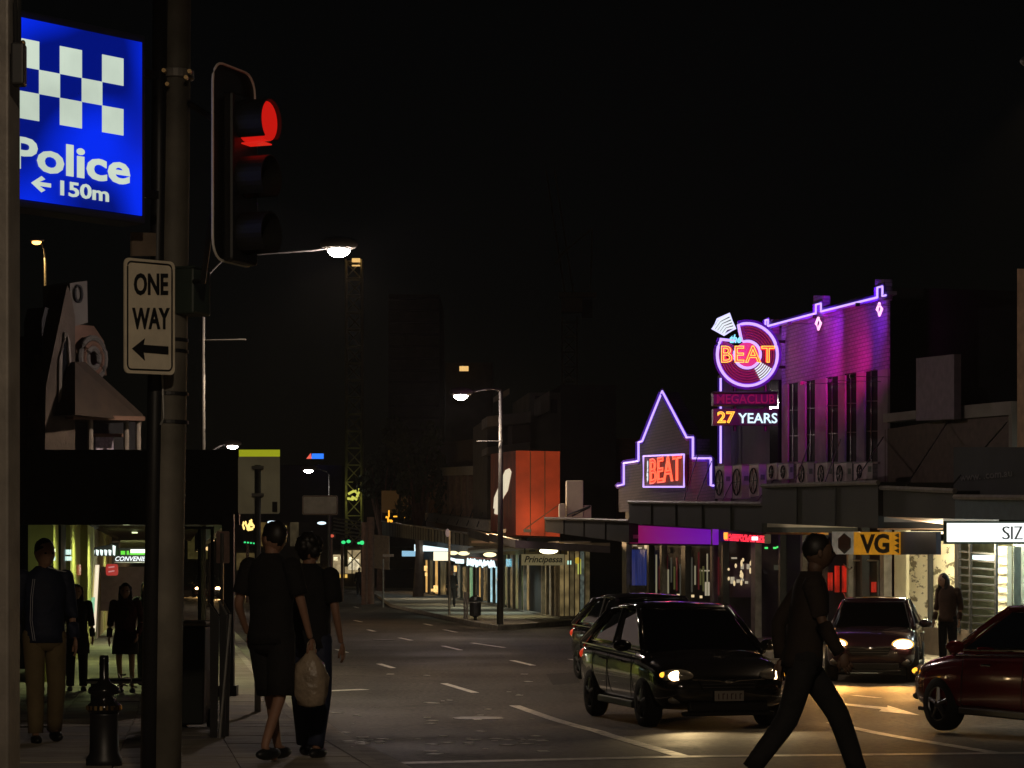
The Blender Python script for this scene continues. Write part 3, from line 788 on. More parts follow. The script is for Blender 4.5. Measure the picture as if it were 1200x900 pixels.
vg = thing('hanging_shop_sign', 'yellow hanging sign with letters VG beside a black diamond on white', 'sign', L1.at(1036, 650, 1.6))
m = MB(); L1.rect(m, 975, 623, 1000.5, 649.5, 1.6, .14); part('white_panel', m, emis('dull_white_face', (.8, .75, .6), .10, base=(.4, .38, .33), var=.4), vg)
m = MB(); L1.rect(m, 1000.5, 623.5, 1052, 650, 1.61, .15); part('yellow_panel', m, emis('yellow_face', (.95, .40, .02), .30, base=(.4, .2, .01), var=.15), vg)
m = MB(); L1.rect(m, 1051, 623, 1097, 650, 1.55, .1); part('navy_panel', m, pbr('navy_panel', (.03, .035, .06), .5), vg)
m = MB(); L1.prism(m, [(989, 625), (996, 631), (996, 642), (989, 649), (982, 642), (982, 631)], 1.62, .03); part('diamond', m, M_BLACK, vg)
part('letters', plane_text(L1, 'VG', 1008, 626, 1042, 648.5, 1.63, bold=.035), M_BLACK, vg)
m = MB()
for yy in (627, 633, 639, 645): L1.prism(m, [(1048, yy), (1052.5, yy-2), (1052.5, yy+3)], 1.63, .02)
part('jagged_edge', m, M_BLACK, vg)
lamp_light('assumed_soffit_lamp', L1.at(1040, 615, 2.0), 6, (1, .75, .5), vg, 'POINT')  # assumed lamp without a fixture, lights the soffit over the sign

# the bright corner shop at the right
fo = L1.foot(1120)
sh2 = thing('corner_shop', 'bright cream shop with drawings in its window and a folding grille door', 'shop', fo)
M_POSTER = bpy.data.materials.new('poster_wall'); M_POSTER.use_nodes = True
nt = M_POSTER.node_tree; b_ = nt.nodes['Principled BSDF']; tc = nt.nodes.new('ShaderNodeTexCoord')
n1 = nt.nodes.new('ShaderNodeTexNoise'); n1.inputs['Scale'].default_value = 5.5; n1.inputs['Detail'].default_value = 5; n1.inputs['Roughness'].default_value = .7
mp_ = nt.nodes.new('ShaderNodeMapping'); mp_.inputs['Scale'].default_value = (1, .35, 1); nt.links.new(tc.outputs['Object'], mp_.inputs['Vector']); nt.links.new(mp_.outputs['Vector'], n1.inputs['Vector'])
r_ = nt.nodes.new('ShaderNodeValToRGB'); r_.color_ramp.elements[0].position = .43; r_.color_ramp.elements[0].color = (.16, .14, .08, 1)
r_.color_ramp.elements[1].position = .48; r_.color_ramp.elements[1].color = (.85, .8, .6, 1)
nt.links.new(n1.outputs['Fac'], r_.inputs['Fac']); nt.links.new(r_.outputs['Color'], b_.inputs['Base Color'])
M_CREAML = pbr('cream_interior', (.8, .75, .55), .8, var=.05)
m = MB(); L1.rect(m, 1048, 606, 1062, 742, -.08, .1); part('wall', m, M_CREAML, sh2)
m = MB(); L1.prism(m, [(1062, 634), (1119, 634), (1119, 739), (1062, 734)], -.15, .06); part('poster_board', m, M_POSTER, sh2)
m = MB(); L1.prism(m, [(1046, 733), (1200, 742), (1260, 745), (1260, 800), (1046, 800)], .02, .4); part('stall_riser', m, pbr('dark_brown_tiles', (.06, .045, .035), .5, var=.3), sh2)
m = MB(); L1.rect(m, 1087, 636, 1088.3, 740, .0, .1); part('mullion', m, M_BLACK, sh2)
m = MB(); L1.rect(m, 1118.5, 634, 1121, 742, .03, .1); part('mullion', m, M_BLACK, sh2)
m = MB(); L1.rect(m, 1120, 634, 1300, 745, -1.6, .1); part('back_wall', m, pbr('khaki_interior', (.3, .3, .18), .8, var=.3, scale=3), sh2)
m = MB(); L1.rect(m, 1168, 640, 1180, 742, -.2, .1); part('column', m, M_CREAML, sh2)
m = MB(); L1.rect(m, 1187, 636, 1262, 742, -.5, .1); part('interior_partition', m, pbr('pale_teal_interior', (.5, .62, .6), .7), sh2)
for i in range(10):
    yy = 645+i*9.2
    m = MB(); L1.prism(m, [(1121, yy), (1166, yy+3.5), (1166, yy+5.5), (1121, yy+2)], .05, .04); part('grille_bar', m, M_BLACK, sh2)
for px in (1121, 1135, 1165):
    m = MB(); L1.rect(m, px, 636, px+1.8, 742, .08, .05); part('grille_post', m, M_BLACK, sh2)
m = MB(); L1.rect(m, 1137, 650.5, 1171, 657, -.6, .08); tl = part('tube_light', m, emis('cool_tube', (.8, 1, 1), 1.6), sh2)
for px in (1075, 1105):  # lamps and trays added under the awning to brighten the poster window
    q = L1.at(px, 629, 1.1); m = MB(); m.box(q+Vector((0, 0, .08)), (.5, .1, .05)); part('added_awning_lamp', m, emis('warm_fill_tray', (1, .85, .5), 2.0), sh2)
    lamp_light('shop_lamp', q-Vector((0, 0, .1)), 330, (1, .88, .55), sh2, 'POINT', size=.2)
lamp_light('shop_lamp', L1.at(1160, 645, -.7), 50, (.9, 1, .8), sh2, 'POINT', size=.3)
lamp_light('shop_lamp', L1.at(1215, 640, -.2), 60, (.8, 1, 1), sh2, 'POINT', size=.3)
m = MB(); m.prism([L1.at(1028, 606, 2.3), L1.at(1105, 606, 2.3), L1.at(1105, 621, .1), L1.at(1028, 621, .1)], (0, 0, .05)); part('soffit', m, pbr('salmon_soffit', (.6, .36, .25), .7), sh2)
lamp_light('assumed_soffit_lamp', L1.at(1060, 640, 1.4), 26, (1, .72, .45), sh2, 'POINT', size=.2)  # assumed lamp, added to brighten the salmon soffit
m = MB(); L1.prism(m, [(898, 611), (966, 611), (966, 627), (898, 626)], .6, .1)
sf = part('soffit', m, pbr('amber_bulkhead', (.6, .38, .12), .7, var=.2), shop)
lamp_light('assumed_soffit_lamp', L1.at(930, 622, 1.4), 22, (1, .5, .15), shop, 'POINT', size=.2)  # assumed lamp, added to brighten the amber bulkhead
sz = thing('white_light_box', 'bright white light box sign starting with SIZ at the right edge', 'light box', L1.at(1160, 636, 2.0))
m = MB(); L1.rect(m, 1105.5, 610.5, 1300, 637.5, 2.0, .22); part('case', m, pbr('green_black_case', (.03, .06, .04), .4), sz)
m = MB(); L1.rect(m, 1109.5, 613, 1298, 635, 2.03, .03); part('face', m, emis('white_light_face', (.95, 1.0, .98), 1.3), sz)
for ch, xa, xb in (('S', 1175, 1183), ('I', 1185.3, 1186.3), ('Z', 1189, 1198)):
    part('letter', plane_text(L1, ch, xa, 617, xb, 632, 2.06, bold=-.018, extrude=.01), M_DARKER, sz)

# upper storeys at the right
up = thing('corrugated_upper_storey', 'brown corrugated upper wall with pale beam right of the nightclub', 'building', L1.foot(1110, -.5))
m = MB(); L1.rect(m, 1038, 485, 1190, 606, -.3, 8); part('rear_block', m, M_DARKER, up)
m = MB(); a0 = L1.at(1038, 500, 0); n_ = 44
prof = []
pA = L1.at(1038, HZ, 0); pB = L1.at(1187, HZ, 0); z1 = L1.at(1110, 492, 0).z; z0 = L1.at(1110, 572, 0).z
for i in range(n_*2+1):
    t_ = i/(n_*2); q = pA.lerp(pB, t_) + L1.N()*(.05 if i % 2 else 0.0); prof.append(q)
vv = [Vector((q.x, q.y, z)) for z in (z0, z1) for q in prof]
m.add(vv, [(i, i+1, n_*2+2+i, n_*2+1+i) for i in range(n_*2)]); part('corrugated_wall', m, M_CORR, up)
m = MB(); L1.prism(m, [(1035, 485), (1073, 481), (1073, 491), (1035, 495)], .12, .3); part('beam', m, M_WHITEW, up)
m = MB(); L1.prism(m, [(1118, 476), (1185, 470), (1185, 486), (1118, 491)], .12, .3); part('beam', m, M_WHITEW, up)
m = MB(); L1.rect(m, 1182, 475, 1186, 606, .1, .3); part('post', m, M_WHITEW, up)
m = MB(); L1.prism(m, [(1073.5, 420), (1118, 415), (1118, 491), (1073.5, 493)], .35, .15); part('blank_panel', m, pbr('mauve_grey_panel', (.2, .15, .18), .8, var=.15, bump=.2), up)
m = MB(); L1.prism(m, [(1057, 399), (1150, 399), (1150, 470), (1057, 470)], -5, .4); part('brick_parapet', m, brickmat('brown_brick', (.2, .12, .08), (.15, .09, .06), (.1, .08, .06)), up)
m = MB(); L1.rect(m, 1192, 315, 1240, 606, .6, 6)
solo('tan_building', m, pbr('tan_render', (.45, .28, .16), .8, var=.2), 'tan rendered building corner cut by the right edge', 'building')

# ------------------------------------------------------------------ corner shop across the side street (L2 / S2)
fo = L2.foot(620)
pr = thing('corner_boutique', 'glass fronted corner boutique under the orange box', 'shop', fo)
M_DISP = [emis('green_grey_display', (.28, .33, .14), .16, var=.9, scale=2.0, stretch=(2, 2, .6)), emis('warm_grey_display', (.36, .27, .12), .10, var=.9, scale=1.6),
          emis('tan_display', (.42, .3, .12), .2, var=.6, scale=2), emis('pale_blue_display', (.4, .75, .85), .42, var=.6, scale=1.5), emis('green_display', (.3, .6, .3), .3, var=.25),
          emis('orange_display', (1, .55, .15), .42, var=.5, scale=1.2), emis('cool_grey_display', (.3, .36, .3), .12, var=.5)]
def bay(pl, x0, x1, top, bot, mat, parent, off=-.5, name='lit_window', fr=M_DARK, wf=1.0):
    m = MB(); pl.prism(m, [(x0, top), (x1, top), (x1, bot), (x0, bot)], off, .05); o_ = part(name, m, mat, parent)
    m = MB(); pl.prism(m, [(x0, top), (x0+wf, top), (x0+wf, bot+1), (x0, bot+1)], 0.02, .12); part('mullion', m, fr, o_)
    return o_
for a, b, mt, bt in ((588, 594, 0, 712), (594, 600, 1, 713), (600, 607, 0, 715), (607, 611.5, 0, 716), (613, 620, 2, 718)):
    bay(L2, a, b, 650, bt, M_DISP[mt], pr, fr=M_GREYP)
m = MB(); L2.rect(m, 620, 650, 634, 719, -.4, .05); part('doorway', m, M_DARKER, pr)
for i, (a, b, mt) in enumerate(((634, 639, 1), (639, 645, 6), (645, 650, 1), (650, 655, 6))):
    bay(L2, a, b, 650, 721, M_DISP[mt], pr, fr=M_GREYP)
for i, (a, b, mt) in enumerate(((655, 661, 2), (661, 667, 2), (667, 673, 1), (673, 679, 2), (679, 685, 6), (685, 691, 1))):
    bay(S2, a, b, 645, 724, M_DISP[mt], pr, fr=M_GREYP)
m = MB(); L2.prism(m, [(586, 711), (656, 723.5), (656, 726), (586, 714)], .05, .3); part('plinth', m, M_WHITEW, pr)
m = MB(); S2.rect(m, 655, 722, 692, 726, .05, .3); part('plinth', m, M_WHITEW, pr)
m = MB(); L2.rect(m, 586, 640, 655, 650, 0, .3); S2.rect(m, 655, 636, 692, 646, 0, .3); part('bulkhead', m, pbr('olive_bulkhead', (.3, .25, .1), .7), pr)
m = MB(); S2.rect(m, 655, 634, 692, 645, -.4, 10); part('rear_block', m, M_DARKER, pr)
m = MB(); S2.rect(m, 677, 655, 681, 673, -.3, .04); part('yellow_tube', m, emis('yellow_green_tube', (.7, .75, .15), .6), pr)
m = MB(); S2.rect(m, 665, 657, 669.5, 661.5, -.3, .04); part('pale_lamp', m, emis('pale_green_lamp', (.6, 1, .8), .9), pr)
m = MB(); m.ell(S2.at(677, 657, -.35), (.12, .12, .12)); part('amber_lamp', m, emis('amber_lamp', (.9, .6, .05), .5), pr)
ps = thing('boutique_sign', 'cream hanging sign reading Principessa over the boutique door', 'sign', L2.at(636, 662, 1.2))
PP = Plane((L2.at(611, 655, 1.5).x, L2.at(611, 655, 1.5).y), (L2.at(611, 655, 1.5).x+3, L2.at(611, 655, 1.5).y-.3))
m = MB(); PP.rect(m, 611, 649.5, 661, 662.5, 0, .15); part('panel', m, emis('cream_sign_face', (.6, .5, .25), .17, base=(.5, .42, .25)), ps)
part('letters', plane_text(PP, 'Principessa', 614.5, 651.5, 659, 661.5, .02, bold=.02, shear=.3), M_BLACK, ps)
m = MB(); PP.tube(m, [(615, 640), (615, 650)], -.05, .02); PP.tube(m, [(657, 640), (657, 650)], -.05, .02); part('hanger', m, M_BLACK, ps)
# awning wrapping the corner
AW = thing('corner_awning', 'pale edged awning wrapping round the boutique corner under the orange box', 'awning', L2.foot(600, 2.2, z=0))
E1 = L2.at(548, 625, 2.3); E2 = L2.at(574, 627, 2.4); E3 = L2.at(604, 633, 2.6)
m = MB(); L2.prism(m, [(548, 619), (573, 627), (573, 636), (548, 629)], 2.3, .15); part('fascia', m, M_GREYW, AW)
m = MB(); L2.prism(m, [(573, 625), (604, 633), (604, 642), (573, 634)], 2.35, .15); part('fascia', m, M_WHITEW, AW)
e3 = L2.at(604, 633, 2.35); SA = Plane((e3.x, e3.y), (e3.x+10, e3.y+.8))
m = MB(); SA.prism(m, [(604, 633), (715, 640), (715, 648), (604, 642)], 0, .15); part('fascia', m, pbr('mauve_fascia', (.2, .16, .18), .7), AW)
m = MB(); q1 = L2.at(548, 630, 2.2); q2 = L2.at(604, 640, 2.2); q3 = SA.at(715, 645, -.2); q4 = L2.at(548, 630, 0); q5 = S2.at(715, 645, 0); q6 = L2.at(655, 645, 0)
zz = q2.z
m.prism([Vector((q.x, q.y, zz)) for q in (q1, q2, q3, q5, q6, q4)], (0, 0, .1)); part('soffit', m, M_SOFF, AW)
for px, py in ((653, 645.5),):
    dl = solo('downlight', MB().ell(SA.at(px-10, py, -.9), (.3, .3, .1)), emis('warm_downlight', (1, .85, .5), 5), 'bright oval downlight under the boutique awning', 'light')
    lamp_light('downlight_lamp', SA.at(px-10, py+2, -.9), 60, (1, .8, .45), dl, 'SPOT', 150, .2)
# orange box
ob_ = thing('orange_sign_box', 'tall orange box with a pale leaf shape on its left face above the corner awning', 'sign box', L2.at(590, 628, .3))
cA = L2.at(575, 628, .6); cB = L2.at(604.5, 628, .9)
OB1 = Plane((cA.x, cA.y), (cB.x, cB.y)); OB2 = Plane((cB.x, cB.y), (cB.x+6, cB.y+1.2))
OB1 = L2; 
bl = L2.at(575, 531, .6); br_ = L2.at(604.5, 528, .6)
m = MB(); L2.prism(m, [(575, 532), (604.5, 528), (604.5, 627), (575, 622)], .6, .4); part('left_face', m, M_ORANGE, ob_)
OB2 = Plane((br_.x, br_.y), (br_.x+6, br_.y+.6))
m = MB(); OB2.prism(m, [(604.5, 528), (656, 529), (656, 629), (604.5, 627)], 0, 5); part('right_face', m, M_ORANGE, ob_)
leaf = [(596, 549), (598, 553), (594, 575), (588, 585), (584, 597), (583, 603), (579, 602), (580, 592), (578, 596), (579, 583), (584, 571), (588, 560), (592, 551)]
m = MB(); L2.prism(m, leaf, .66, .05); part('leaf_emblem', m, emis('pale_leaf', (1, .85, .6), .75), ob_)
m = MB(); OB2.prism(m, [(614, 620), (653, 592), (653, 593.5), (614, 621.5)], .05, .06); part('stay_rod', m, M_BROWN, ob_)
m = MB(); m.box(L2.at(588, 622, 2.1), (.3, .3, .12)); part('added_floodlight', m, M_BLACK, ob_)  # fixture added to go with the fill lights on the left face
for px in (580, 590, 599): lamp_light('box_fill', L2.at(px, 617, 2.0), 280, (1, .62, .3), ob_, 'POINT', size=.15)
for px in (618, 645):
    m = MB(); m.box(OB2.at(px, 622, 2.2), (.3, .3, .12)); part('added_floodlight', m, M_BLACK, ob_)  # added fixture under each fill light of the right face
    lamp_light('box_fill', OB2.at(px, 618, 2.2), 32 if px > 630 else 55, (1, .5, .25), ob_, 'POINT', size=.15)
for px in (621.5, 638.5):
    m = MB(); OB2.tube(m, [(px, 529), (px, 628)], .0, .02, 4); part('panel_joint', m, M_BROWN, ob_)
# concrete building behind
cbk = thing('concrete_block', 'dim stepped concrete building rising behind the orange box', 'building', L2.foot(620, -9, z=0))
for (a, b, t, off, mt) in ((571, 600, 490, -22, M_DARK), (620, 657, 460, -26, M_GREYW)):
    m = MB(); OB2.rect(m, a, t, b, 640, off+4, 8); part('block', m, mt, cbk)
for (a, b, t, q, off) in ((571, 622, 482, 498, -15.6), (571, 621, 518, 530, -15.6), (585, 597, 455, 465, -16), (634, 644, 458, 484, -19)):
    m = MB(); OB2.prism(m, [(a, t+6), (b, t), (b, q-3), (a, q+2)], off, 3); part('band', m, M_WHITEW, cbk)
m = MB(); OB2.rect(m, 600, 498, 621, 520, -16, 4); part('block', m, pbr('brown_block', (.1, .07, .055), .8), cbk)
for a, b, t, q in ((627, 633, 464, 487), (646, 653, 468, 484)):
    m = MB(); OB2.rect(m, a, t, b, q, -21.9, .1); part('window', m, M_DARKER, cbk)
m = MB(); OB2.rect(m, 657, 451, 722, 640, -22, 10)
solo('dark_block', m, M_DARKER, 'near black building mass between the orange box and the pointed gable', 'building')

# brown building with vertical fins
bw = thing('finned_building', 'brown building with a pale band and vertical fins left of the orange box', 'building', L2.foot(535))
m = MB(); L2.prism(m, [(499, 520), (573, 513), (573, 640), (499, 640)], -.4, 10); part('wall', m, brickmat('dark_red_brick', (.16, .08, .055), (.12, .06, .045), (.07, .05, .04)), bw)
m = MB(); L2.prism(m, [(500, 549), (573, 545), (573, 556), (500, 558)], .1, .5); part('band', m, pbr('cream_band', (.8, .7, .52), .8, var=.2), bw)
for i in range(10):
    px = 501+i*7.6
    m = MB(); L2.rect(m, px, 557, px+2.6, 607, -.05, .35); part('fin', m, pbr('tan_fin', (.45, .3, .2), .8, var=.2), bw)
    m = MB(); L2.rect(m, px+2.7, 559, px+7.5, 605, -.32, .04); part('window', m, M_GLASSD, bw)
m = MB(); L2.prism(m, [(498, 601), (573, 610), (573, 623), (498, 610)], .6, .9); part('canopy_edge', m, pbr('pale_canopy', (.6, .54, .42), .8, var=.3), bw)
for i in range(6):
    m = MB(); m.tube([L2.at(507+i*12, 596, .1), L2.at(499+i*12, 611+i*1.2, .8)], .03, 4); part('stay_rod', m, M_BLACK, bw)
aF = awning('long ribbed grey awning above the lit shop signs', 445, 549, (610, 625), (627, 640), 2.3, pl=L2, mat=pbr('ribbed_green_grey', (.13, .14, .11), .7, var=.3, scale=3))
# row of small lit shops
row = thing('lit_shop_row', 'row of small lit shopfronts left of the boutique', 'shopfront', L2.foot(545))
for a, b, t, bt, mt in ((496, 501, 655, 694, 5), (501, 507, 655, 695, 1), (507, 513, 657, 696, 5), (513, 522, 655, 697, 1), (528, 533, 662, 700, 6), (533, 539, 662, 701, 6), (539, 546, 664, 703, 1), (547, 553.5, 665, 703, 4), (554, 558, 665, 703, 1),
                         (558, 563, 665, 704, 5), (563, 570, 665, 705, 1), (571, 576, 664, 706, 3), (577, 583, 664, 708, 3), (583, 587, 655, 710, 0)):
    bay(L2, a, b, t, bt, M_DISP[mt], row, wf=.8)
m = MB(); L2.prism(m, [(494, 625), (588, 632), (588, 663), (494, 656)], -.3, .3); part('bulkhead', m, M_DARK, row)
m = MB(); L2.prism(m, [(494, 694), (588, 709), (588, 713), (494, 696.5)], .02, .4); part('plinth', m, M_GREYW, row)
m = MB(); L2.prism(m, [(494, 625), (588, 632), (588, 713), (494, 696.5)], -.9, 8); part('rear_block', m, M_DARKER, row)
for px, py, w, h in ((497, 663, 3, 6), (498, 671, 2.5, 4), (508, 686, 5, 8), (505, 690, 3, 3), (532, 663, 2.4, 7)):
    m = MB(); L2.rect(m, px, py, px+w, py+h, .03, .04); part('interior_light', m, emis('bright_warm_glow', (1, .6, .2), 1.3, var=.6, scale=5), row)
M_COOLBOX = emis('cool_white_face', (.75, .95, 1.0), 1.4)
for nm, lbl, pts, mt in (
    ('light_box', 'long white light box under the ribbed awning', [(485.5, 638), (522, 643), (522, 646), (485.5, 646)], M_COOLBOX),
    ('light_box', 'pale blue light box leftmost of the lit signs', [(471, 645.5), (493, 646), (493, 652), (471, 652)], emis('pale_blue_face', (.4, .75, 1), .7)),
    ('light_box', 'square cream light box below the long white one', [(508, 646.5), (522, 646.5), (522, 657), (508, 657)], emis('cream_light_face', (1, .88, .6), 1.4))):
    m = MB(); L2.prism(m, pts, 1.2, .2); t_ = solo(nm, m, mt, lbl, 'light box')
for k, (px, py) in enumerate(((530.5, 648), (543.5, 648.5), (574, 650))):
    m = MB(); m.ell(L2.at(px, py, 1.0), (.28, .28, .1)); solo('awning_light', m, emis('warm_oval', (1, .85, .45), 1.8), ('oval warm light beside the post under the ribbed awning', 'oval warm light in the middle of the ribbed awning', 'oval white light left of the boutique under the awning')[k], 'light')
m = MB(); L2.prism(m, [(525, 653), (532.5, 655), (532.5, 658), (527, 656)], .6, .1); solo('cyan_letter_sign', m, M_COOLBOX, 'tiny cool white sign beside the cream light box', 'sign')
m = MB(); L2.prism(m, [(533.5, 655), (541.5, 655.5), (541.5, 660.5), (533.5, 660)], .6, .1); solo('cyan_letter_sign', m, M_COOLBOX, 'small cool white sign left of the script neon', 'sign')
scn = thing('script_neon_sign', 'cyan white script neon sign above the small lit shops', 'neon sign', L2.at(562, 664, .8))
def squig(x0, x1, y0, y1, n, seed):
    rnd = random.Random(seed); pts = []
    for i in range(n):
        f = i/(n-1); pts.append((x0+(x1-x0)*f + rnd.uniform(-.8, .8), (y0 if i % 2 else y1) + rnd.uniform(-1.2, 1.2) + f*1.5))
    return pts
for sd, (a, b, c, d) in enumerate(((547, 565, 655, 662), (566, 580, 657, 663), (548, 560, 656, 660))):
    m = MB(); L2.tube(m, squig(a, b, c, d, 15, sd), .85, .04, 5); part('letter_stroke', m, M_COOLBOX, scn)
m = MB(); L2.prism(m, [(545, 652), (583, 655), (583, 657), (545, 654)], .6, .1); part('red_rail', m, pbr('dull_red_rail', (.35, .05, .04), .6), scn)
m = MB(); L2.prism(m, [(593, 655), (597, 655), (597, 664), (593, 664)], .4, .1); solo('small_cyan_sign', m, emis('small_cyan_face', (.3, .8, 1), .5, var=.8), 'small cyan sign right of the tall street pole', 'sign')
for px, py, w, c in ((505, 650, 260, (1, .85, .6)), (553, 652, 200, (.9, .95, .7)), (535, 650, 140, (1, .85, .5)), (580, 655, 200, (.8, .95, .8)), (600, 652, 140, (1, .9, .5))):
    lamp_light('shopfront_lamp', L2.at(px, py, 1.3), w, c, row if px < 590 else pr, 'SPOT', 150, .3)

# street bin on the far corner
g = L2.foot(557, 2.6); g = Vector((P(557, 0, 84).x, 84, FP))
bn = thing('litter_bin', 'black street bin standing near the kerb before the lit shops', 'bin', g)
m = MB(); m.lathe((0, 0, 0), [(.06, 0), (.06, .12), (.2, .16), (.2, .62), (.21, .64)], 14); part('body', m, M_BLACK, bn, local=True, smooth=False)
m = MB(); m.lathe((0, 0, .66), [(.22, 0), (.22, .04), (.17, .14), (.05, .2)], 14); part('hood', m, M_BLACK, bn, local=True)
m = MB(); m.lathe((0, 0, .60), [(.215, 0), (.215, .02)], 14); part('band', m, M_METAL, bn, local=True)
for px, lb_ in ((544.5, 'thin short post left of the street bin'), (547.5, 'thin short post touching the street bin side')):
    g = Vector((P(px, 0, 86).x, 86, FP)); m = MB(); m.cyl(g, g+Vector((0, 0, .95)), .04); solo('bollard', m, M_GREYP, lb_, 'post')

# ------------------------------------------------------------------ foreground posts and signs at the left
# grey post at the left edge
m = MB(); y0 = 11.0
pl0 = thing('steel_post', 'grey steel post filling the left edge of the view', 'post', (P(4, 0, y0).x, y0, gz(y0)+FP))
m.prism([P(-26, 0, y0).xy.to_3d()+Vector((0, 0, gz(y0)+.1)), P(10, 0, y0).xy.to_3d()+Vector((0, 0, gz(y0)+.1)), P(24.5, 0, y0+.13).xy.to_3d()+Vector((0, 0, gz(y0)+.1)), P(-12, 0, y0+.15).xy.to_3d()+Vector((0, 0, gz(y0)+.1))], (0, 0, 6.5))
part('shaft', m, pbr('dull_steel_post', (.13, .115, .1), .5, .2, var=.3, scale=4, bump=.1), pl0, bevel=.012)
m = MB(); m.box(P(22, 76, y0-.03), (.06, .08, .19)); part('junction_box', m, M_BLACK, pl0, bevel=.01)
m = MB(); m.tube([P(18, -10, y0-.03), P(19, 60, y0-.04)], .008, 5); m.tube([P(23, -10, y0-.03), P(23, 60, y0-.04)], .008, 5); part('cable', m, M_BLACK, pl0)
m = MB(); m.ell(P(27, 51, y0-.04), (.012, .012, .016)); part('brass_bolt', m, pbr('brass', (.8, .55, .25), .3, 1), pl0)

# big pole
yP = 15.9
bp_ = thing('traffic_pole', 'thick tapering pole carrying the One Way sign and signal head', 'pole', (P(190, 0, yP).x, yP, gz(yP)+FP))
m = MB(); pts = []; rad = []
for py, xl, xr in ((930, 164, 212), (700, 168, 215), (480, 176, 218.5), (300, 182, 221), (100, 188, 223), (-60, 191, 224)):
    pts.append(P((xl+xr)/2, py, yP)); rad.append((xr-xl)/2*yP/F)
m.tube(pts, rad, 28); part('shaft', m, pbr('weathered_pole', (.14, .125, .10), .65, .1, var=.35, scale=3, bump=.15), bp_, smooth=True)
for py in (399, 412, 462, 495):
    m = MB(); c = P(198, py, yP); rr = 21.5*yP/F
    m.lathe(c, [(rr, -.012), (rr+.008, -.01), (rr+.008, .01), (rr, .012)], 28); part('band', m, M_BLACK, bp_, smooth=False)
m = MB(); c = P(206, 88, yP); m.lathe(c, [(.105, -.03), (.12, -.025), (.12, .025), (.105, .03)], 24); part('clamp', m, M_GREYP, bp_)
for px, py in ((193, 84), (223, 85), (197, 100), (219, 92)):
    m = MB(); q = P(px, py, yP-.13); m.cyl(q, q+Vector((0, -.05, 0)), .014, n=8); part('clamp_bolt', m, pbr('brass', (.8, .55, .25), .3, 1), bp_)
m = MB(); m.tube([P(174, 950, yP-.12), P(181, 500, yP-.10), P(186, 200, yP-.08), P(188, -20, yP-.08)], .05, 12); part('conduit', m, M_BLACK, bp_, smooth=True)
m = MB(); m.tube([P(190, 430, yP-.13), P(192, 490, yP-.13), P(188, 498, yP-.13)], .008, 6); part('cable', m, M_METAL, bp_)
cbx = thing('control_box', 'dark green junction box strapped to the right side of the pole above the bands', 'box', P(224, 370, yP))
m = MB(); m.box(P(222, 343, yP-.02), (.19, .24, .30), R(-20)); part('case', m, pbr('dark_green_case', (.03, .045, .035), .5), cbx, bevel=.015)
m = MB(); m.box(P(222, 315.5, yP-.02), (.20, .25, .012), R(-20)); part('lid', m, pbr('dark_green_case', (.03, .045, .035), .5), cbx)

# one way sign
OW = Plane((P(147, 0, 15.35).x, 15.35), (P(147, 0, 15.35).x+.30, 15.35+.28))
ow = thing('one_way_sign', 'white One Way sign with a black arrow pointing left on the thick pole', 'sign', OW.at(176, 438))
M_SIGNW = pbr('reflective_white', (.85, .76, .60), .5, var=.12, scale=7)
def rrect(x0, y0, x1, y1, r, dy0=0.0, dy1=0.0, n=4, rx=None):
    """rounded rectangle in photo pixels whose right side is shifted by dy0 (top) and dy1 (bottom)"""
    pts = []; rx = rx or r*.7
    for cx, cy, a in ((x1-rx, y0+r, -90), (x1-rx, y1-r, 0), (x0+rx, y1-r, 90), (x0+rx, y0+r, 180)):
        for i in range(n+1):
            t = R(a + 90*i/n); px = cx+rx*math.cos(t); py = cy+r*math.sin(t); f = (px-x0)/(x1-x0)
            pts.append((px, py + (dy0*(1-(py-y0)/(y1-y0)) + dy1*((py-y0)/(y1-y0)))*f))
    return pts
m = MB(); OW.prism(m, rrect(146, 301.5, 205, 437, 7, 5.5, 2.5), 0, .012); part('plate', m, M_SIGNW, ow)
bd = rrect(149.5, 306, 201.5, 432.5, 6, 4.6, 2.0)
m = MB(); OW.tube(m, bd, .003, .0055, 4, True); part('border', m, M_BLACK, ow)
for s_, x0, y0_, x1, y1_ in (('ONE', 157, 320, 197, 346), ('WAY', 155, 360.5, 199, 386)):
    part('lettering', plane_text(OW, s_, x0, y0_, x1, y1_, .004, bold=.028, extrude=.003), M_BLACK, ow)
m = MB(); OW.prism(m, [(155, 408.5), (170, 396.5), (168.5, 404), (197.5, 406), (197.5, 415.5), (168.5, 413), (170, 422.5)], .006, .006); part('arrow', m, M_BLACK, ow)
m = MB(); OW.prism(m, [(155, 272), (183, 273), (183, 300), (155, 300)], -.03, .02); part('upper_bracket', m, pbr('brown_bracket', (.2, .15, .11), .7, var=.2), ow)
for py in (330, 400):
    m = MB(); OW.prism(m, [(166, py), (176, py), (176, py+15), (166, py+15)], -.015, .12); part('bracket', m, M_BLACK, ow)

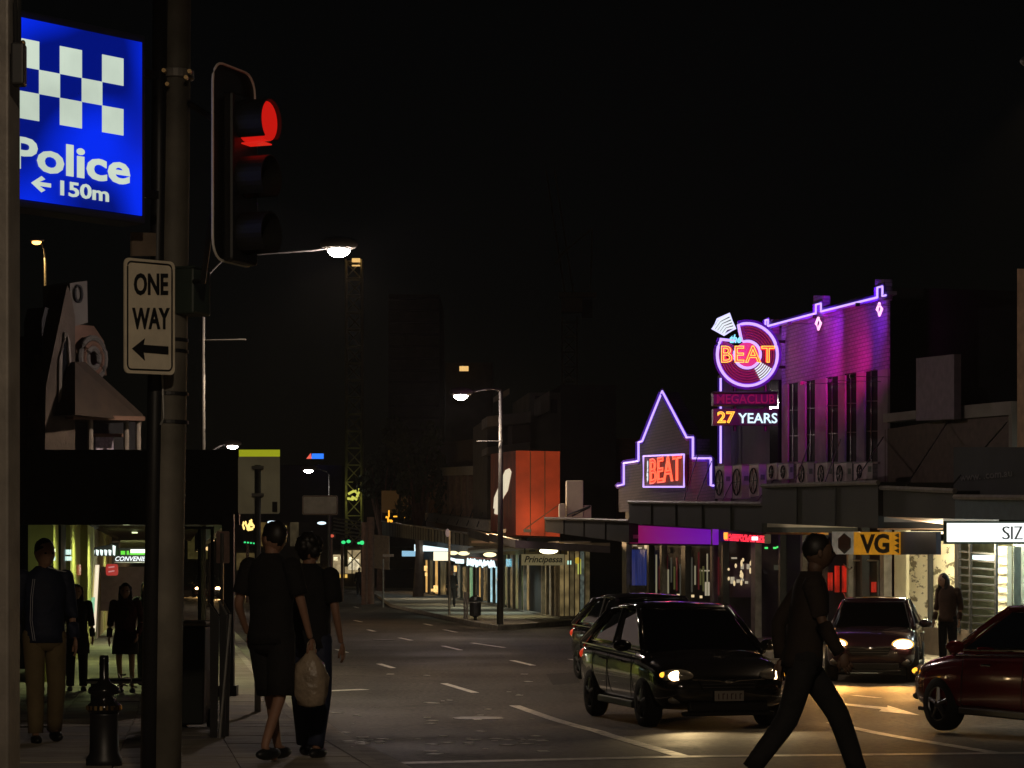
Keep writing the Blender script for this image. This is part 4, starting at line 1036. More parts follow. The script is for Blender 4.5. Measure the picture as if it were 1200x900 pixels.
# police light box
PSr = P(165, 0, 15.2); PSl = Vector((PSr.x-.66*1.09, 15.2-.75*1.09, 0))
PS = Plane((PSl.x, PSl.y), (PSr.x, PSr.y))
po = thing('police_light_box', 'blue lit Police sign with white chequers and a left arrow 150m', 'light box', PS.at(80, 260))
def pq(u, v, off=0.0):            # u, v in 0..1 on the face (v down)
    a = PS.p; b = Vector((PSr.x, PSr.y)); q = a.lerp(b, u) + PS.n*off
    zt = CZ+(HZ-50)*15.2/F; zb = CZ+(HZ-253)*15.2/F
    return Vector((q.x, q.y, zt+(zb-zt)*v))
def pprism(pts, off, th):
    m = MB(); return m.prism([pq(u, v, off) for u, v in pts], -PS.N()*th)
m = MB(); m.prism([pq(-.03, -.045, .0), pq(1.035, -.045, .0), pq(1.035, 1.045, .0), pq(-.03, 1.045, .0)], -PS.N()*.22); part('case', m, pbr('navy_case', (.03, .035, .06), .5), po, bevel=.01)
mb_ = bpy.data.materials.new('blue_light_face'); mb_.use_nodes = True
nt = mb_.node_tree; b_ = nt.nodes['Principled BSDF']; b_.inputs['Base Color'].default_value = (.01, .03, .3, 1)
# tubes inside the box light the face unevenly: brighter along the lower right
tc = nt.nodes.new('ShaderNodeTexCoord'); n1 = nt.nodes.new('ShaderNodeTexNoise'); n1.inputs['Scale'].default_value = 1.6; n1.inputs['Detail'].default_value = 0
nt.links.new(tc.outputs['Object'], n1.inputs['Vector'])
mr = nt.nodes.new('ShaderNodeMapRange'); mr.inputs['From Min'].default_value = .38; mr.inputs['From Max'].default_value = .62; mr.inputs['To Min'].default_value = .22; mr.inputs['To Max'].default_value = 1.1
nt.links.new(n1.outputs['Fac'], mr.inputs['Value']); nt.links.new(mr.outputs['Result'], b_.inputs['Emission Strength'])
b_.inputs['Emission Color'].default_value = (.001, .022, .80, 1); b_.inputs['Roughness'].default_value = .3
part('face', pprism([(0, 0), (1, 0), (1, 1), (0, 1)], .012, .01), mb_, po)
M_PW = emis('white_light_print', (.70, .82, .68), .82, var=.12, scale=2)
def un(px): # photo x to u on the sign
    q = PS.at(px, HZ); return (Vector((q.x, q.y))-PS.p).length/1.09
cols = [un(x) for x in (19, 44.2, 68.6, 94.3, 118.2, 143)]
def vv_(px, py):
    q = PS.at(px, py); zt = CZ+(HZ-50)*15.2/F; zb = CZ+(HZ-253)*15.2/F
    return (zt-q.z)/(zt-zb)
rows = [vv_(130, 66.5), vv_(130, 98.5), vv_(130, 126), vv_(130, 157)]
for r_i in range(3):
    for c_i in range(5):
        if (c_i + r_i) % 2 == 0:
            a, b = cols[c_i], cols[c_i+1]; t, q = rows[r_i], rows[r_i+1]
            part('chequer', pprism([(a, t), (b, t), (b, q), (a, q)], .016, .006), M_PW, po)
def ptext(s, u0, v0, u1, v1, bold):
    a = pq(u0, v1, .017); w = (pq(u1, 0)-pq(u0, 0)).length; h = pq(0, v0).z-pq(0, v1).z
    return text_mb(s, a, PS.D(), (0, 0, 1), PS.N(), w, h, bold=bold, extrude=.003)
part('lettering', ptext('Police', un(13), .659, un(150.5), .838, .026), M_PW, po)
part('lettering', ptext('150m', un(69), .866, un(125.5), .95, .02), M_PW, po)
u0, u1 = un(35), un(58); vm = vv_(46, 216)
part('arrow', pprism([(u0, vm), (u0+.07, vm-.045), (u0+.095, vm-.03), (u0+.055, vm-.011), (u1, vm-.011), (u1, vm+.011), (u0+.055, vm+.011), (u0+.095, vm+.03), (u0+.07, vm+.045)], .016, .006), M_PW, po)
for v__ in (.15, .85):
    m = MB(); m.box(pq(1.1, v__, -.1), (.2, .05, .05), R(48)); part('bracket', m, M_BLACK, po)

# signal head
nS = Vector((.93, -.38, 0)).normalized(); dS = Vector((.38, .93, 0)).normalized()
TLp = P(248.5, 0, 15.35)
TP = Plane((TLp.x, TLp.y), (TLp.x+dS.x, TLp.y+dS.y)); TP.n = Vector((nS.x, nS.y))
tl_ = thing('traffic_signal', 'three aspect traffic signal with red lit lens and white edged target board', 'traffic signal', TP.at(268, 300))
def tq(u, z, off=0.0): q = Vector((TLp.x, TLp.y, 0)) + dS*u + nS*off; q.z = z; return q
zT = P(0, 70, 15.35).z; zB = P(0, 303, 15.35).z
W_ = .56; rc = .13
bd = []
for cx, cz, a in ((W_-rc, zT-rc, 0), (rc, zT-rc, 90), (rc, zB+rc, 180), (W_-rc, zB+rc, 270)):
    for i in range(6):
        t = R(a+90*i/5); bd.append(tq(cx+rc*math.cos(t), cz+rc*math.sin(t)))
m = MB(); m.prism(bd, -nS*.01); part('target_board', m, M_BLACK, tl_)
m = MB(); m.tube([b+nS*.004 for b in bd], .0085, 5, True); part('board_edge', m, pbr('white_edge_paint', (.9, .85, .75), .5, var=.1), tl_)
zc = [P(0, 138, 15.4).z, P(0, 213, 15.4).z, P(0, 268, 15.4).z]
zc = [zc[0], zc[0]-.36, zc[0]-.72]
m = MB(); c = tq(W_/2, (zc[0]+zc[2])/2, .05); MS = Matrix(((nS.x, dS.x, 0), (nS.y, dS.y, 0), (0, 0, 1)))
m.box(c, (.08, .34, 1.08), mat=MS); part('housing', m, M_BLACK, tl_, bevel=.02)
m_lr = emis('red_signal_lens', (1.0, .014, .008), .52); m_ll = pbr('dark_lens', (.03, .02, .01), .2, var=0)
M_VIS = pbr('visor_black', (.012, .012, .012), .5, var=0)
for k, z in enumerate(zc):
    c0 = tq(W_/2, z, .085); ring = []; n = 24
    l = part('lens', MB().cyl(c0, c0+nS*(.165 if k == 0 else .02), .126, n=24), m_lr if k == 0 else m_ll, tl_)
    # hooded visor: a tube open at the front and along its lower side
    vv2 = []; ff = []
    for j, (L_, r_) in enumerate(((0, .143), (.19, .143), (.19, .135), (0, .135))):
        for i in range(n+1):
            t = R(-50 + 280*i/n); e = L_
            vv2.append(c0 + nS*e + dS*r_*math.cos(t) + Vector((0, 0, r_*math.sin(t))))
    for j in range(3):
        for i in range(n): ff.append((j*(n+1)+i, j*(n+1)+i+1, (j+1)*(n+1)+i+1, (j+1)*(n+1)+i))
    m = MB(); m.add(vv2, ff); part('visor', m, M_VIS, l)
m = MB(); m.tube([c0 + nS*.02+dS*.15*math.cos(R(-50))+Vector((0, 0, .15*math.sin(R(-50)))), c0+nS*.02], .001, 3)
lip = tq(W_/2, zc[0]-.14, .15); m = MB(); m.box(lip, (.19, .12, .008), mat=MS); part('red_lit_lip', m, emis('red_lip_glow', (1.0, .02, .01), .6), tl_)  # red light from the lens put in as a glowing plate
lamp_light('signal_lamp', tq(W_/2, zc[0], .5), .5, (1, .03, .02), tl_, 'POINT')
for pts_ in ([P(218, 330, yP), P(238, 330, 15.6), tq(.05, zc[2]+.1, -.03)], [P(220, 120, yP), tq(.05, zc[0], -.03)]):
    m = MB(); m.tube(pts_, .02, 6); part('bracket', m, M_BLACK, tl_)
lamp_d = lamp_light('signal_inner', c0, 0.0, (1, 0, 0), tl_, 'POINT') if False else None

# ------------------------------------------------------------------ street lamps
M_LAMPW = emis('white_lamp_bowl', (1.0, .93, .86), 70)
M_POLEG = pbr('lamp_pole_grey', (.11, .105, .095), .5, .3, var=.15)
def street_lamp(label, base, head, power, arm_pts=None, r=(.09, .05), size=(.19, .16, .13), col=(1, .74, .46), cross=None, group='street lamps', mat=None, light=True, spot=None, glow=0.0):
    b = Vector(base); h = Vector(head)
    t_ = thing('street_lamp', label, 'street lamp', b, group=group)
    top = Vector((b.x, b.y, h.z-.45)) if arm_pts is None else Vector(arm_pts[0])
    m = MB(); m.tube([b, (b+top)/2, top], [r[0], (r[0]+r[1])/2, r[1]], 10); part('pole', m, M_POLEG, t_, smooth=True)
    if arm_pts is None:
        arm_pts = [top, top+Vector(((h.x-b.x)*.15, (h.y-b.y)*.15, .25)), top+Vector(((h.x-b.x)*.45, (h.y-b.y)*.45, .42)), h+Vector((0, 0, .06))]
    m = MB(); m.tube(arm_pts, [r[1]*.8]+[r[1]*.6]*(len(arm_pts)-1), 6); part('arm', m, M_POLEG, t_)
    m = MB(); m.ell(h+Vector((0, 0, .07)), (size[0]*1.6, size[1]*1.3, size[2]*.8)); part('housing', m, M_GREYP, t_, smooth=True)
    m = MB(); m.ell(h, size, 14, 8); part('bowl', m, mat or M_LAMPW, t_, smooth=True)
    if cross:
        m = MB(); m.tube(cross, .018, 5); part('cross_arm', m, M_POLEG, t_)
    if light: lamp_light('lamp', h-Vector((0, 0, .16)), power, col, t_, 'SPOT', spot or 150, .12, .5)
    if light and glow: lamp_light('bowl_glow', h-Vector((0, 0, .15)), power*glow, (1, .80, .74), t_, 'POINT', size=.12)
    return t_
b1 = P(238, 664, 45); b1.z = FP
street_lamp('tall lamp with the brightest white glow, its pole rising behind the One Way sign', b1, P(397, 291, 45), 1500,
            [P(238, 372, 45), P(239, 345, 45), P(246, 320, 45), P(260, 306, 45), P(300, 298, 45), P(370, 293, 45), P(392, 290, 45)], r=(.06, .035), cross=[P(234, 399, 45), P(288, 398, 45)], glow=.62, size=(.22, .2, .17))
b2 = P(586, 664, 77.6); b2.z = FP
street_lamp('white lamp on the corner pole standing in front of the orange box', b2, P(540, 462, 77), 900, [P(587, 458, 77.5), P(583, 456, 77.4), P(570, 456, 77.2), P(546, 460, 77)], r=(.11, .06), cross=[P(559, 517, 77.4), P(589, 517, 77.4)], glow=1.3, size=(.24, .2, .19))
b3 = P(386, 664, 180); b3.z = FP
street_lamp('far white lamp above the grey rectangular sign back', b3, P(361.5, 549.5, 180), 900, r=(.12, .07), size=(.4, .3, .3), glow=.6)
b4 = P(246, 664, 112); b4.z = FP
street_lamp('far white lamp at the upper left corner of the yellow topped sign back', b4, P(272.5, 521.5, 112), 900, r=(.12, .07), size=(.26, .2, .2), glow=.5)
b5 = P(53, 664, 70); b5.z = FP
street_lamp('small amber lamp above the gothic gables at far left', b5, P(43, 284, 70), 60, r=(.05, .04), size=(.14, .1, .07), col=(1, .6, .2), mat=emis('amber_bowl', (1, .45, .1), 6), group='amber lamps')
# two unseen lamps, assumed and placed to light the sign, walkers and near road
street_lamp('assumed unseen white lamp on the left kerb beside the camera corner', (-2.2, 1.0, gz(1)+FP), (.3, 1.8, 8.4), 1900, col=(1, .78, .54), spot=174)
street_lamp('assumed unseen white lamp on the right kerb beyond the right edge', (10.4, 36, FP), (7.4, 34, 9.0), 800, col=(1, .70, .40), spot=104)

# ------------------------------------------------------------------ signs, posts and bins on the left footpath
M_BACK = pbr('brushed_sign_back', (.8, .76, .56), .45, .9, var=.35, scale=1.2)
y1 = 30.5
sb = thing('sign_back', 'large blank metal sign back with a yellow green top edge', 'sign', (P(301, 0, y1).x, y1, gz(y1)+FP))
SBp = Plane((P(279, 0, y1).x, y1-.03), (P(328, 0, y1).x, y1+.03))
m = MB(); SBp.prism(m, rrect(279, 535, 328, 602, 3), 0, .02); part('panel', m, M_BACK, sb)
m = MB(); SBp.prism(m, [(280, 527), (328, 527), (328, 535), (280, 535)], .002, .02); part('top_strip', m, emis('yellow_green_glow', (.6, .65, .02), .45, base=(.5, .55, .05)), sb)  # light falling on the strip is given as its own glow
m = MB(); m.cyl((P(302, 0, y1-.06).x, y1-.06, gz(y1)+.1), P(302, 545, y1-.06), .04, n=12); part('post', m, M_METAL, sb, smooth=True)
for py in (548, 580):
    m = MB(); m.box(P(302, py, y1-.05), (.14, .1, .04)); part('clamp', m, M_METAL, sb)
m = MB(); SBp.rect(m, 319, 588, 325, 600, .03, .02); part('small_plate', m, M_GREYW, sb)
y2 = 58.0
s2 = thing('sign_back', 'small grey rectangular sign back below the far white lamp', 'sign', (P(386, 0, y2).x, y2, FP))
QP = Plane((P(355, 0, y2).x, y2), (P(396, 0, y2).x, y2+.05))
m = MB(); QP.prism(m, rrect(354, 580.5, 396, 603.5, 3), 0, .02); part('panel', m, pbr('warm_grey_back', (.3, .26, .2), .6, .2, var=.2), s2)
m = MB(); QP.tube(m, rrect(355, 581.5, 395, 602.5, 3), .01, .012, 4, True); part('rim', m, M_BROWN, s2)
m = MB(); m.cyl((P(386, 0, y2+.08).x, y2+.08, 0), P(386, 585, y2+.08), .035, n=8); part('post', m, M_DARK, s2)

# black verandah post
y3 = 34.6
vp = thing('verandah_post', 'thick black verandah post at the kerb end of the dark awning', 'post', (P(267, 0, y3).x, y3, FP))
m = MB(); m.box((P(267.5, 0, y3).x, y3, FP+1.3), (.17, .17, 2.6)); part('shaft', m, M_BLACK, vp, bevel=.01)
m = MB(); m.box((P(267.5, 0, y3).x, y3, FP+.08), (.26, .26, .16)); part('base', m, M_BLACK, vp)
y4 = 29.5
ks = thing('parking_sign', 'small pinkish sign plate on a thin post beside the black verandah post', 'sign', (P(261, 0, y4).x, y4, gz(y4)+FP))
KP = Plane((P(252, 0, y4).x, y4), (P(269, 0, y4).x, y4+.05))
m = MB(); KP.prism(m, rrect(253.5, 622.5, 269, 660, 2), 0, .015); part('plate', m, pbr('pinkish_plate', (.75, .5, .42), .6, var=.3, scale=6), ks)
m = MB(); m.cyl((P(260, 0, y4+.03).x, y4+.03, gz(y4)+.1), P(260, 625, y4+.03), .025, n=8); part('post', m, M_METAL, ks)
# glass wind screen behind
y5 = 33.0
gs = thing('glass_screen', 'glass street screen between the big pole and the black verandah post', 'screen', (P(232, 0, y5).x, y5, FP))
GP = Plane((P(214, 0, y5).x, y5), (P(250, 0, y5).x, y5+.3))
m = MB(); GP.rect(m, 214, 620, 249, 730, 0, .012); part('pane', m, M_GLASS, gs)
for px in (212, 234, 249):
    m = MB(); GP.rect(m, px, 617, px+1.6, 812, .01, .05); part('frame', m, M_BLACK, gs)
m = MB(); GP.rect(m, 212, 617, 251, 620, .012, .05); part('top_rail', m, M_BLACK, gs)
# wheelie bin and display stand
y6 = 25.5; gb = gz(y6)+FP
wb = thing('wheelie_bin', 'dark wheelie bin with a pale lid edge between the big pole and the slanted rack', 'bin', (P(228, 0, y6).x, y6, gb))
m = MB(); zt_ = P(0, 734, y6).z-gb; hw = 17*y6/F
m.add([(-hw*.82, -.26, .06), (hw*.82, -.26, .06), (hw*.82, .26, .06), (-hw*.82, .26, .06), (-hw, -.3, zt_), (hw, -.3, zt_), (hw, .3, zt_), (-hw, .3, zt_)], [(0, 3, 2, 1), (4, 5, 6, 7), (0, 1, 5, 4), (1, 2, 6, 5), (2, 3, 7, 6), (3, 0, 4, 7)])
part('body', m, pbr('dark_green_plastic', (.018, .022, .018), .5), wb, local=True, bevel=.02)
m = MB(); m.box((0, 0, zt_+.035), (hw*2.15, .66, .05)); part('lid', m, pbr('pale_lid', (.35, .3, .2), .5), wb, local=True, bevel=.02)
m = MB()
for sx in (-1, 1): m.cyl((sx*hw*.9-.03, .24, .1), (sx*hw*.9+.03, .24, .1), .1, n=14)
part('wheel', m, M_TYRE, wb, local=True)
m = MB(); m.cyl((-hw*.8, .34, zt_), (hw*.8, .34, zt_), .02, n=8); part('handle', m, M_BLACK, wb, local=True)
y7 = 22.5; gb = gz(y7)+FP
rk = thing('slanted_rack', 'dark upright rack of slanted boards with bright metal top edges', 'rack', (P(256, 0, y7).x, y7, gb))
for k, (xa, ya, xb, yb) in enumerate(((246, 706, 257, 722), (257, 704, 266, 720), (262, 703, 270.5, 718))):
    yk = y7+k*.18
    a = P(xa, ya, yk); b = P(xb, yb, yk); bot = gz(yk)+FP
    m = MB(); m.prism([a, b, Vector((b.x-.02, b.y, bot+.02)), Vector((a.x, a.y, bot+.02))], (0, .03, 0)); q = part('board', m, M_BLACK, rk)
    m = MB(); m.tube([a-Vector((0, .01, 0)), b-Vector((0, .01, 0))], .011, 5); part('metal_edge', m, M_CHROME if k != 1 else M_METAL, q)
m = MB(); e_ = P(270, 720, y7); m.tube([e_, Vector((P(257, 0, y7).x, y7, gb))], .014, 6); part('leg', m, M_METAL, rk)
# ornate bollard
y8 = 17.4; gb = gz(y8)+FP
bl = thing('ornate_bollard', 'black ornate bollard with a glinting collar at bottom left', 'bollard', (P(122, 0, y8).x, y8, gb))
m = MB(); zz = lambda py: P(0, py, y8).z-gb
m.lathe((0, 0, 0), [(.13, 0), (.13, .06), (.105, .1), (.1, zz(838)), (.105, zz(836))], 20); part('shaft', m, M_BLACK, bl, local=True, smooth=True)
m = MB(); m.lathe((0, 0, 0), [(.1, zz(836)), (.118, zz(833)), (.118, zz(826)), (.09, zz(822)), (.06, zz(815)), (.12, zz(812)), (.11, zz(806)), (.05, zz(800)), (.034, zz(795)), (.034, zz(772)), (.03, zz(768))], 20); part('cap', m, pbr('glossy_black_iron', (.015, .015, .015), .18, .3, var=0), bl, local=True, smooth=True)
m = MB()
for i in range(20):
    a = 2*PI*i/20; m.box((.118*math.cos(a), .118*math.sin(a), zz(829)), (.02, .02, .03), a)
part('brass_studs', m, pbr('polished_brass', (.9, .65, .3), .15, 1, var=0), bl, local=True)
m = MB()
for i in range(9):
    a = random.uniform(0, 6.28); q = Vector((.14+random.uniform(-.04, .07), -.05+random.uniform(-.06, .06), zz(800)+random.uniform(-.06, .06)))
    m.tube([q, q+Vector((math.cos(a)*.04, 0, math.sin(a)*.04))], .006, 5)
part('chain_links', m, M_CHROME, bl, local=True)
# low dark bench behind the women
y9 = 30.0; gb = gz(y9)+FP
bh = thing('street_bench', 'low dark bench with a pale front edge behind the ornate bollard', 'bench', (P(150, 0, y9).x, y9, gb))
m = MB(); m.box((0, 0, .42), (.95, .4, .05)); part('seat', m, M_BLACK, bh, local=True)
m = MB(); m.box((0, -.205, .405), (.95, .01, .03)); part('seat_edge', m, M_METAL, bh, local=True)
for sx in (-.4, .4):
    m = MB(); m.box((sx, 0, .2), (.06, .36, .4)); part('leg', m, M_BLACK, bh, local=True)

# ------------------------------------------------------------------ left buildings
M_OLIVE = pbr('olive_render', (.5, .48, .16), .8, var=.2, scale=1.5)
lr = thing('left_shop_row', 'dark row of shops with olive lit piers along the left footpath', 'building', LL.foot(90))
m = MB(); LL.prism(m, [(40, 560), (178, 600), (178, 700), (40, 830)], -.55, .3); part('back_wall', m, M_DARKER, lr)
def ll_y(px): return LL.at(px, HZ).y
def lbox(y0, y1, z0, z1, off, th, name, mat, par=lr):
    a = Vector((-1.9-.141*y0, y0, 0))+LL.N()*off; b = Vector((-1.9-.141*y1, y1, 0))+LL.N()*off
    m = MB(); m.prism([Vector((a.x, a.y, z0)), Vector((b.x, b.y, z0)), Vector((b.x, b.y, z1)), Vector((a.x, a.y, z1))], -LL.N()*th)
    return part(name, m, mat, par)
ypier = [ll_y(p) for p in (47, 58, 66, 69, 76, 91, 100, 111, 116, 124, 131, 140)]
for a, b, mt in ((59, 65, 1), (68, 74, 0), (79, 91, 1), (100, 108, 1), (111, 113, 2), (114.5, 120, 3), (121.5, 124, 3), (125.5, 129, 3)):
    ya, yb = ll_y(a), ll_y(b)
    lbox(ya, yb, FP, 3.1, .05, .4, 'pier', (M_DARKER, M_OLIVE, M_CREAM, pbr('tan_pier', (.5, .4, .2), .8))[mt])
lbox(ll_y(47), ll_y(135), 2.95, 3.25, .1, .4, 'bulkhead', M_DARKER)
for yv, w in ((39, 40), (47, 50), (56, 60), (70, 60)):  # assumed lamps with glowing trays, added to light the olive piers
    q = Vector((-1.9-.141*yv, yv, 2.92))+LL.N()*.9
    lamp_light('assumed_verandah_lamp', q, w*4.0, (.85, 1.0, .42), lr, 'SPOT', 150, .2)
    m = MB(); m.box(q+Vector((0, 0, .06)), (.15, .8, .03), R(8)); part('assumed_lamp_tray', m, emis('pale_tray', (.85, 1, .5), 1.6), lr)
m = MB(); LL.prism(m, [(113.5, 662), (116.5, 662), (112, 740), (109, 745)], .12, .04); part('strip_light', m, emis('warm_strip', (1, .85, .6), .9), lr)
m = MB(); LL.prism(m, [(109.5, 700), (111.5, 700), (110, 722), (108, 725)], .14, .04); part('green_strip', m, emis('green_strip', (.4, 1, .6), .5), lr)
m = MB(); LL.rect(m, 59, 643, 65, 647, .1, .03); part('window_light', m, emis('white_green_light', (.9, 1, .6), 1.5), lr)
m = MB(); LL.rect(m, 59, 652, 65, 657, .1, .03); LL.rect(m, 78.5, 652, 84, 657, .1, .03); LL.rect(m, 79, 644, 80.5, 650, .1, .03); LL.rect(m, 82, 644, 83.5, 650, .1, .03); part('window_sign', m, emis('cool_sign_glow', (.7, 1, .9), .9), lr)
m = MB(); LL.rect(m, 92.5, 662, 95, 674, .1, .03); part('red_light', m, emis('dim_red', (.8, .2, .1), .3), lr)
# the big dark awning over the left footpath
la = thing('footpath_awning', 'wide black awning over the left footpath with a deep plain end fascia', 'awning', (-5.5, 35, 0))
zt_, zb_ = P(0, 527, 35).z, P(0, 615, 35).z
AWp = [(-9.5, 35.0), (P(280, 0, 35).x, 35.0)]
yE = 100
pe = [(lk(35)-.55, 35), (lk(yE)-.4, yE), (lk(yE)-6, yE), (lk(35)-6.2, 35)]
m = MB(); m.prism([(AWp[0][0], 35, zb_), (AWp[1][0], 35, zb_), (AWp[1][0], 35, zt_), (AWp[0][0], 35, zt_)], (0, .15, 0)); part('end_fascia', m, M_BLACK, la)
m = MB(); m.prism([(pe[0][0]-.1, 35.16, zb_+.02), (pe[1][0], pe[1][1], zb_+.02), (pe[1][0], pe[1][1], zt_-.02), (pe[0][0]-.1, 35.16, zt_-.02)], (-.15, 0, 0)); part('side_fascia', m, M_BLACK, la)
m = MB(); m.prism([(pe[0][0]-.3, 35.2, zb_+.45), (pe[1][0]-.3, yE, zb_+.45), (pe[2][0], yE, zb_+.45), (pe[3][0], 35.2, zb_+.45)], (0, 0, .08)); part('soffit', m, M_DARK, la)
# convenience sign under the awning
yc = 62.0
cs = thing('convenience_sign', 'lit hanging sign lettered CONVENIENCE with green and white stripes under the black awning', 'light box', P(155, 660, yc))
CP = Plane((P(135, 0, yc).x, yc), (P(180, 0, yc).x, yc+.06))
m = MB(); CP.rect(m, 134, 642, 186, 659.5, 0, .15); part('case', m, M_BLACK, cs)
m = MB(); CP.rect(m, 141.5, 645.5, 146.5, 650, .03, .03); CP.rect(m, 148.5, 645.5, 151, 650, .03, .03); CP.rect(m, 152, 648, 175, 650.3, .03, .03); part('green_blocks', m, emis('green_blocks', (.15, .9, .05), .9), cs)
m = MB(); CP.rect(m, 153, 643.8, 175.5, 648, .035, .03); part('white_bar', m, emis('white_bar', (1, 1, .8), 2.0), cs)
part('lettering', plane_text(CP, 'CONVENIENCE', 135, 652, 186, 657.5, .04, bold=.02, shear=.3), emis('white_letters', (.9, .97, 1), 1.2), cs)
m = MB(); CP.rect(m, 134, 658.6, 174, 659.6, .02, .02); part('rail', m, M_METAL, cs)
m = MB(); CP.rect(m, 141, 633, 175, 642, -.3, .1); part('backboard', m, pbr('olive_board', (.45, .42, .2), .8), cs)
CP2 = Plane((P(106, 0, 61).x, 61), (P(140, 0, 62).x, 62))
m = MB(); CP2.prism(m, [(107, 643), (139, 636), (139, 652), (107, 651.5)], 0, .1)
ws = solo('window_banner', m, M_BLACK, 'black banner with a row of short white strokes left of the convenience sign', 'sign')
m = MB()
for i in range(6):
    px = 108.5+i*4.9; h = 7 if i < 5 else 12
    CP2.prism(m, [(px, 651-h), (px+2.6, 651-h+1), (px+1.8, 651), (px+.6, 650)], .03, .03)
part('white_strokes', m, emis('white_strokes', (.85, 1, .95), 1.3), ws)
m = MB(); CP.prism(m, rrect(124, 661, 138, 674.5, 3), -.2, .1); rs = solo('red_round_sign', m, emis('red_face', (.75, .02, .02), .45), 'small red rounded sign hanging below the convenience sign', 'sign')
m = MB(); CP.tube(m, [(127, 665), (134, 664)], -.18, .02); CP.tube(m, [(127, 670), (134, 669)], -.18, .02); part('pale_marks', m, emis('pinkish_mark', (1, .4, .4), .5), rs)
lamp_light('sign_glow', P(155, 668, yc-1), 26, (.9, 1, .7), cs, 'POINT')
# dim shop interior at the far end of the footpath
m = MB(); m.box(P(152, 690, 66), (1.9, .2, 1.2)); solo('parked_van_end', m, pbr('dull_rose_panel', (.35, .22, .2), .6), 'dull rose coloured panel behind the woman in dark red', 'panel')

# gothic building above the awning
go = thing('gothic_building', 'pale gabled gothic style building with steep peaks above the black awning', 'building', LL.at(80, 527))
GPL = Plane((P(30, 0, 46).x, 46), (P(170, 0, 46).x, 49))
M_GOTH = pbr('pale_roughcast', (.085, .065, .05), .9, var=.3, scale=2, bump=.5, bscale=12)
m = MB(); GPL.prism(m, [(52, 560), (54, 452), (62, 413), (79, 334), (83, 343), (88, 372), (88, 560)], 0, .5); part('gable', m, M_GOTH, go)
m = MB(); GPL.prism(m, [(70, 478), (71, 420), (77, 390), (80, 400), (82, 440), (82, 480), (76, 474)], .02, .06); w = part('lancet_window', m, M_GLASSD, go)
m = MB(); GPL.tube(m, [(70, 478), (71, 420), (77, 390), (80, 400), (82, 440), (82, 480)], .04, .04, 5); part('frame', m, M_WHITEW, w)
m = MB(); GPL.prism(m, [(30, 560), (31, 470), (42, 393), (46, 400), (49, 430), (49, 560)], -.6, .5); part('gable', m, M_GOTH, go)
m = MB(); GPL.prism(m, [(50, 560), (49, 375), (53, 360), (59, 362), (58, 385), (54, 440), (54, 560)], -.3, .5); part('buttress', m, M_DARKER, go)
m = MB(); GPL.prism(m, [(82, 332), (102, 329), (103, 378), (84, 383)], -1.0, .8); ch = part('chimney', m, M_GREYW, go)
m = MB(); c = GPL.at(92, 344, -.96); m.tube([c+GPL.D()*.1*math.cos(2*PI*i/14)+Vector((0, 0, .16*math.sin(2*PI*i/14))) for i in range(14)], .03, 5, True); part('round_vent', m, M_DARKER, ch)
m = MB(); GPL.prism(m, [(88, 380), (110, 382), (122, 400), (125, 440), (88, 440)], -1.5, 1.0); part('gable', m, M_BROWN, go)
for rr, mt in ((.42, M_GREYW), (.3, M_BROWN), (.2, M_GREYW)):
    m = MB(); c = GPL.at(109, 420, -1.3+(.42-rr)*.2); m.tube([c+GPL.D()*rr*.8*math.cos(2*PI*i/18)+Vector((0, 0, rr*math.sin(2*PI*i/18))) for i in range(18)], .06, 6, True); part('scroll_ornament', m, mt, go)
m = MB(); a = [GPL.at(88, 424, .2), GPL.at(100, 424, .2), GPL.at(168, 486, 0), GPL.at(167, 494, 0), GPL.at(88, 486, .6)]
m.prism(a, -GPL.N()*2.5); part('roof', m, pbr('brown_shingle', (.03, .018, .010), .8, var=.3, scale=3), go)
m = MB(); GPL.prism(m, [(86, 486), (170, 488), (170, 493), (86, 491)], .25, .2); part('gutter', m, M_BROWN, go)
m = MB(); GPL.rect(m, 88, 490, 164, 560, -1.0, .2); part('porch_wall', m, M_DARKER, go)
for px in (106, 148, 162):
    m = MB(); q = GPL.at(px, 560, -.1); t = GPL.at(px, 492, -.1); m.cyl(q, t, .055, n=10); part('column', m, M_WHITEW, go)
m = MB(); GPL.rect(m, 112, 512, 133, 530, -.7, .05); part('curtained_window', m, pbr('lilac_curtain', (.45, .4, .5), .8, var=.4, scale=14), go)
m = MB(); GPL.rect(m, 110, 508, 146, 512, -.65, .1); part('window_head', m, M_BROWN, go)

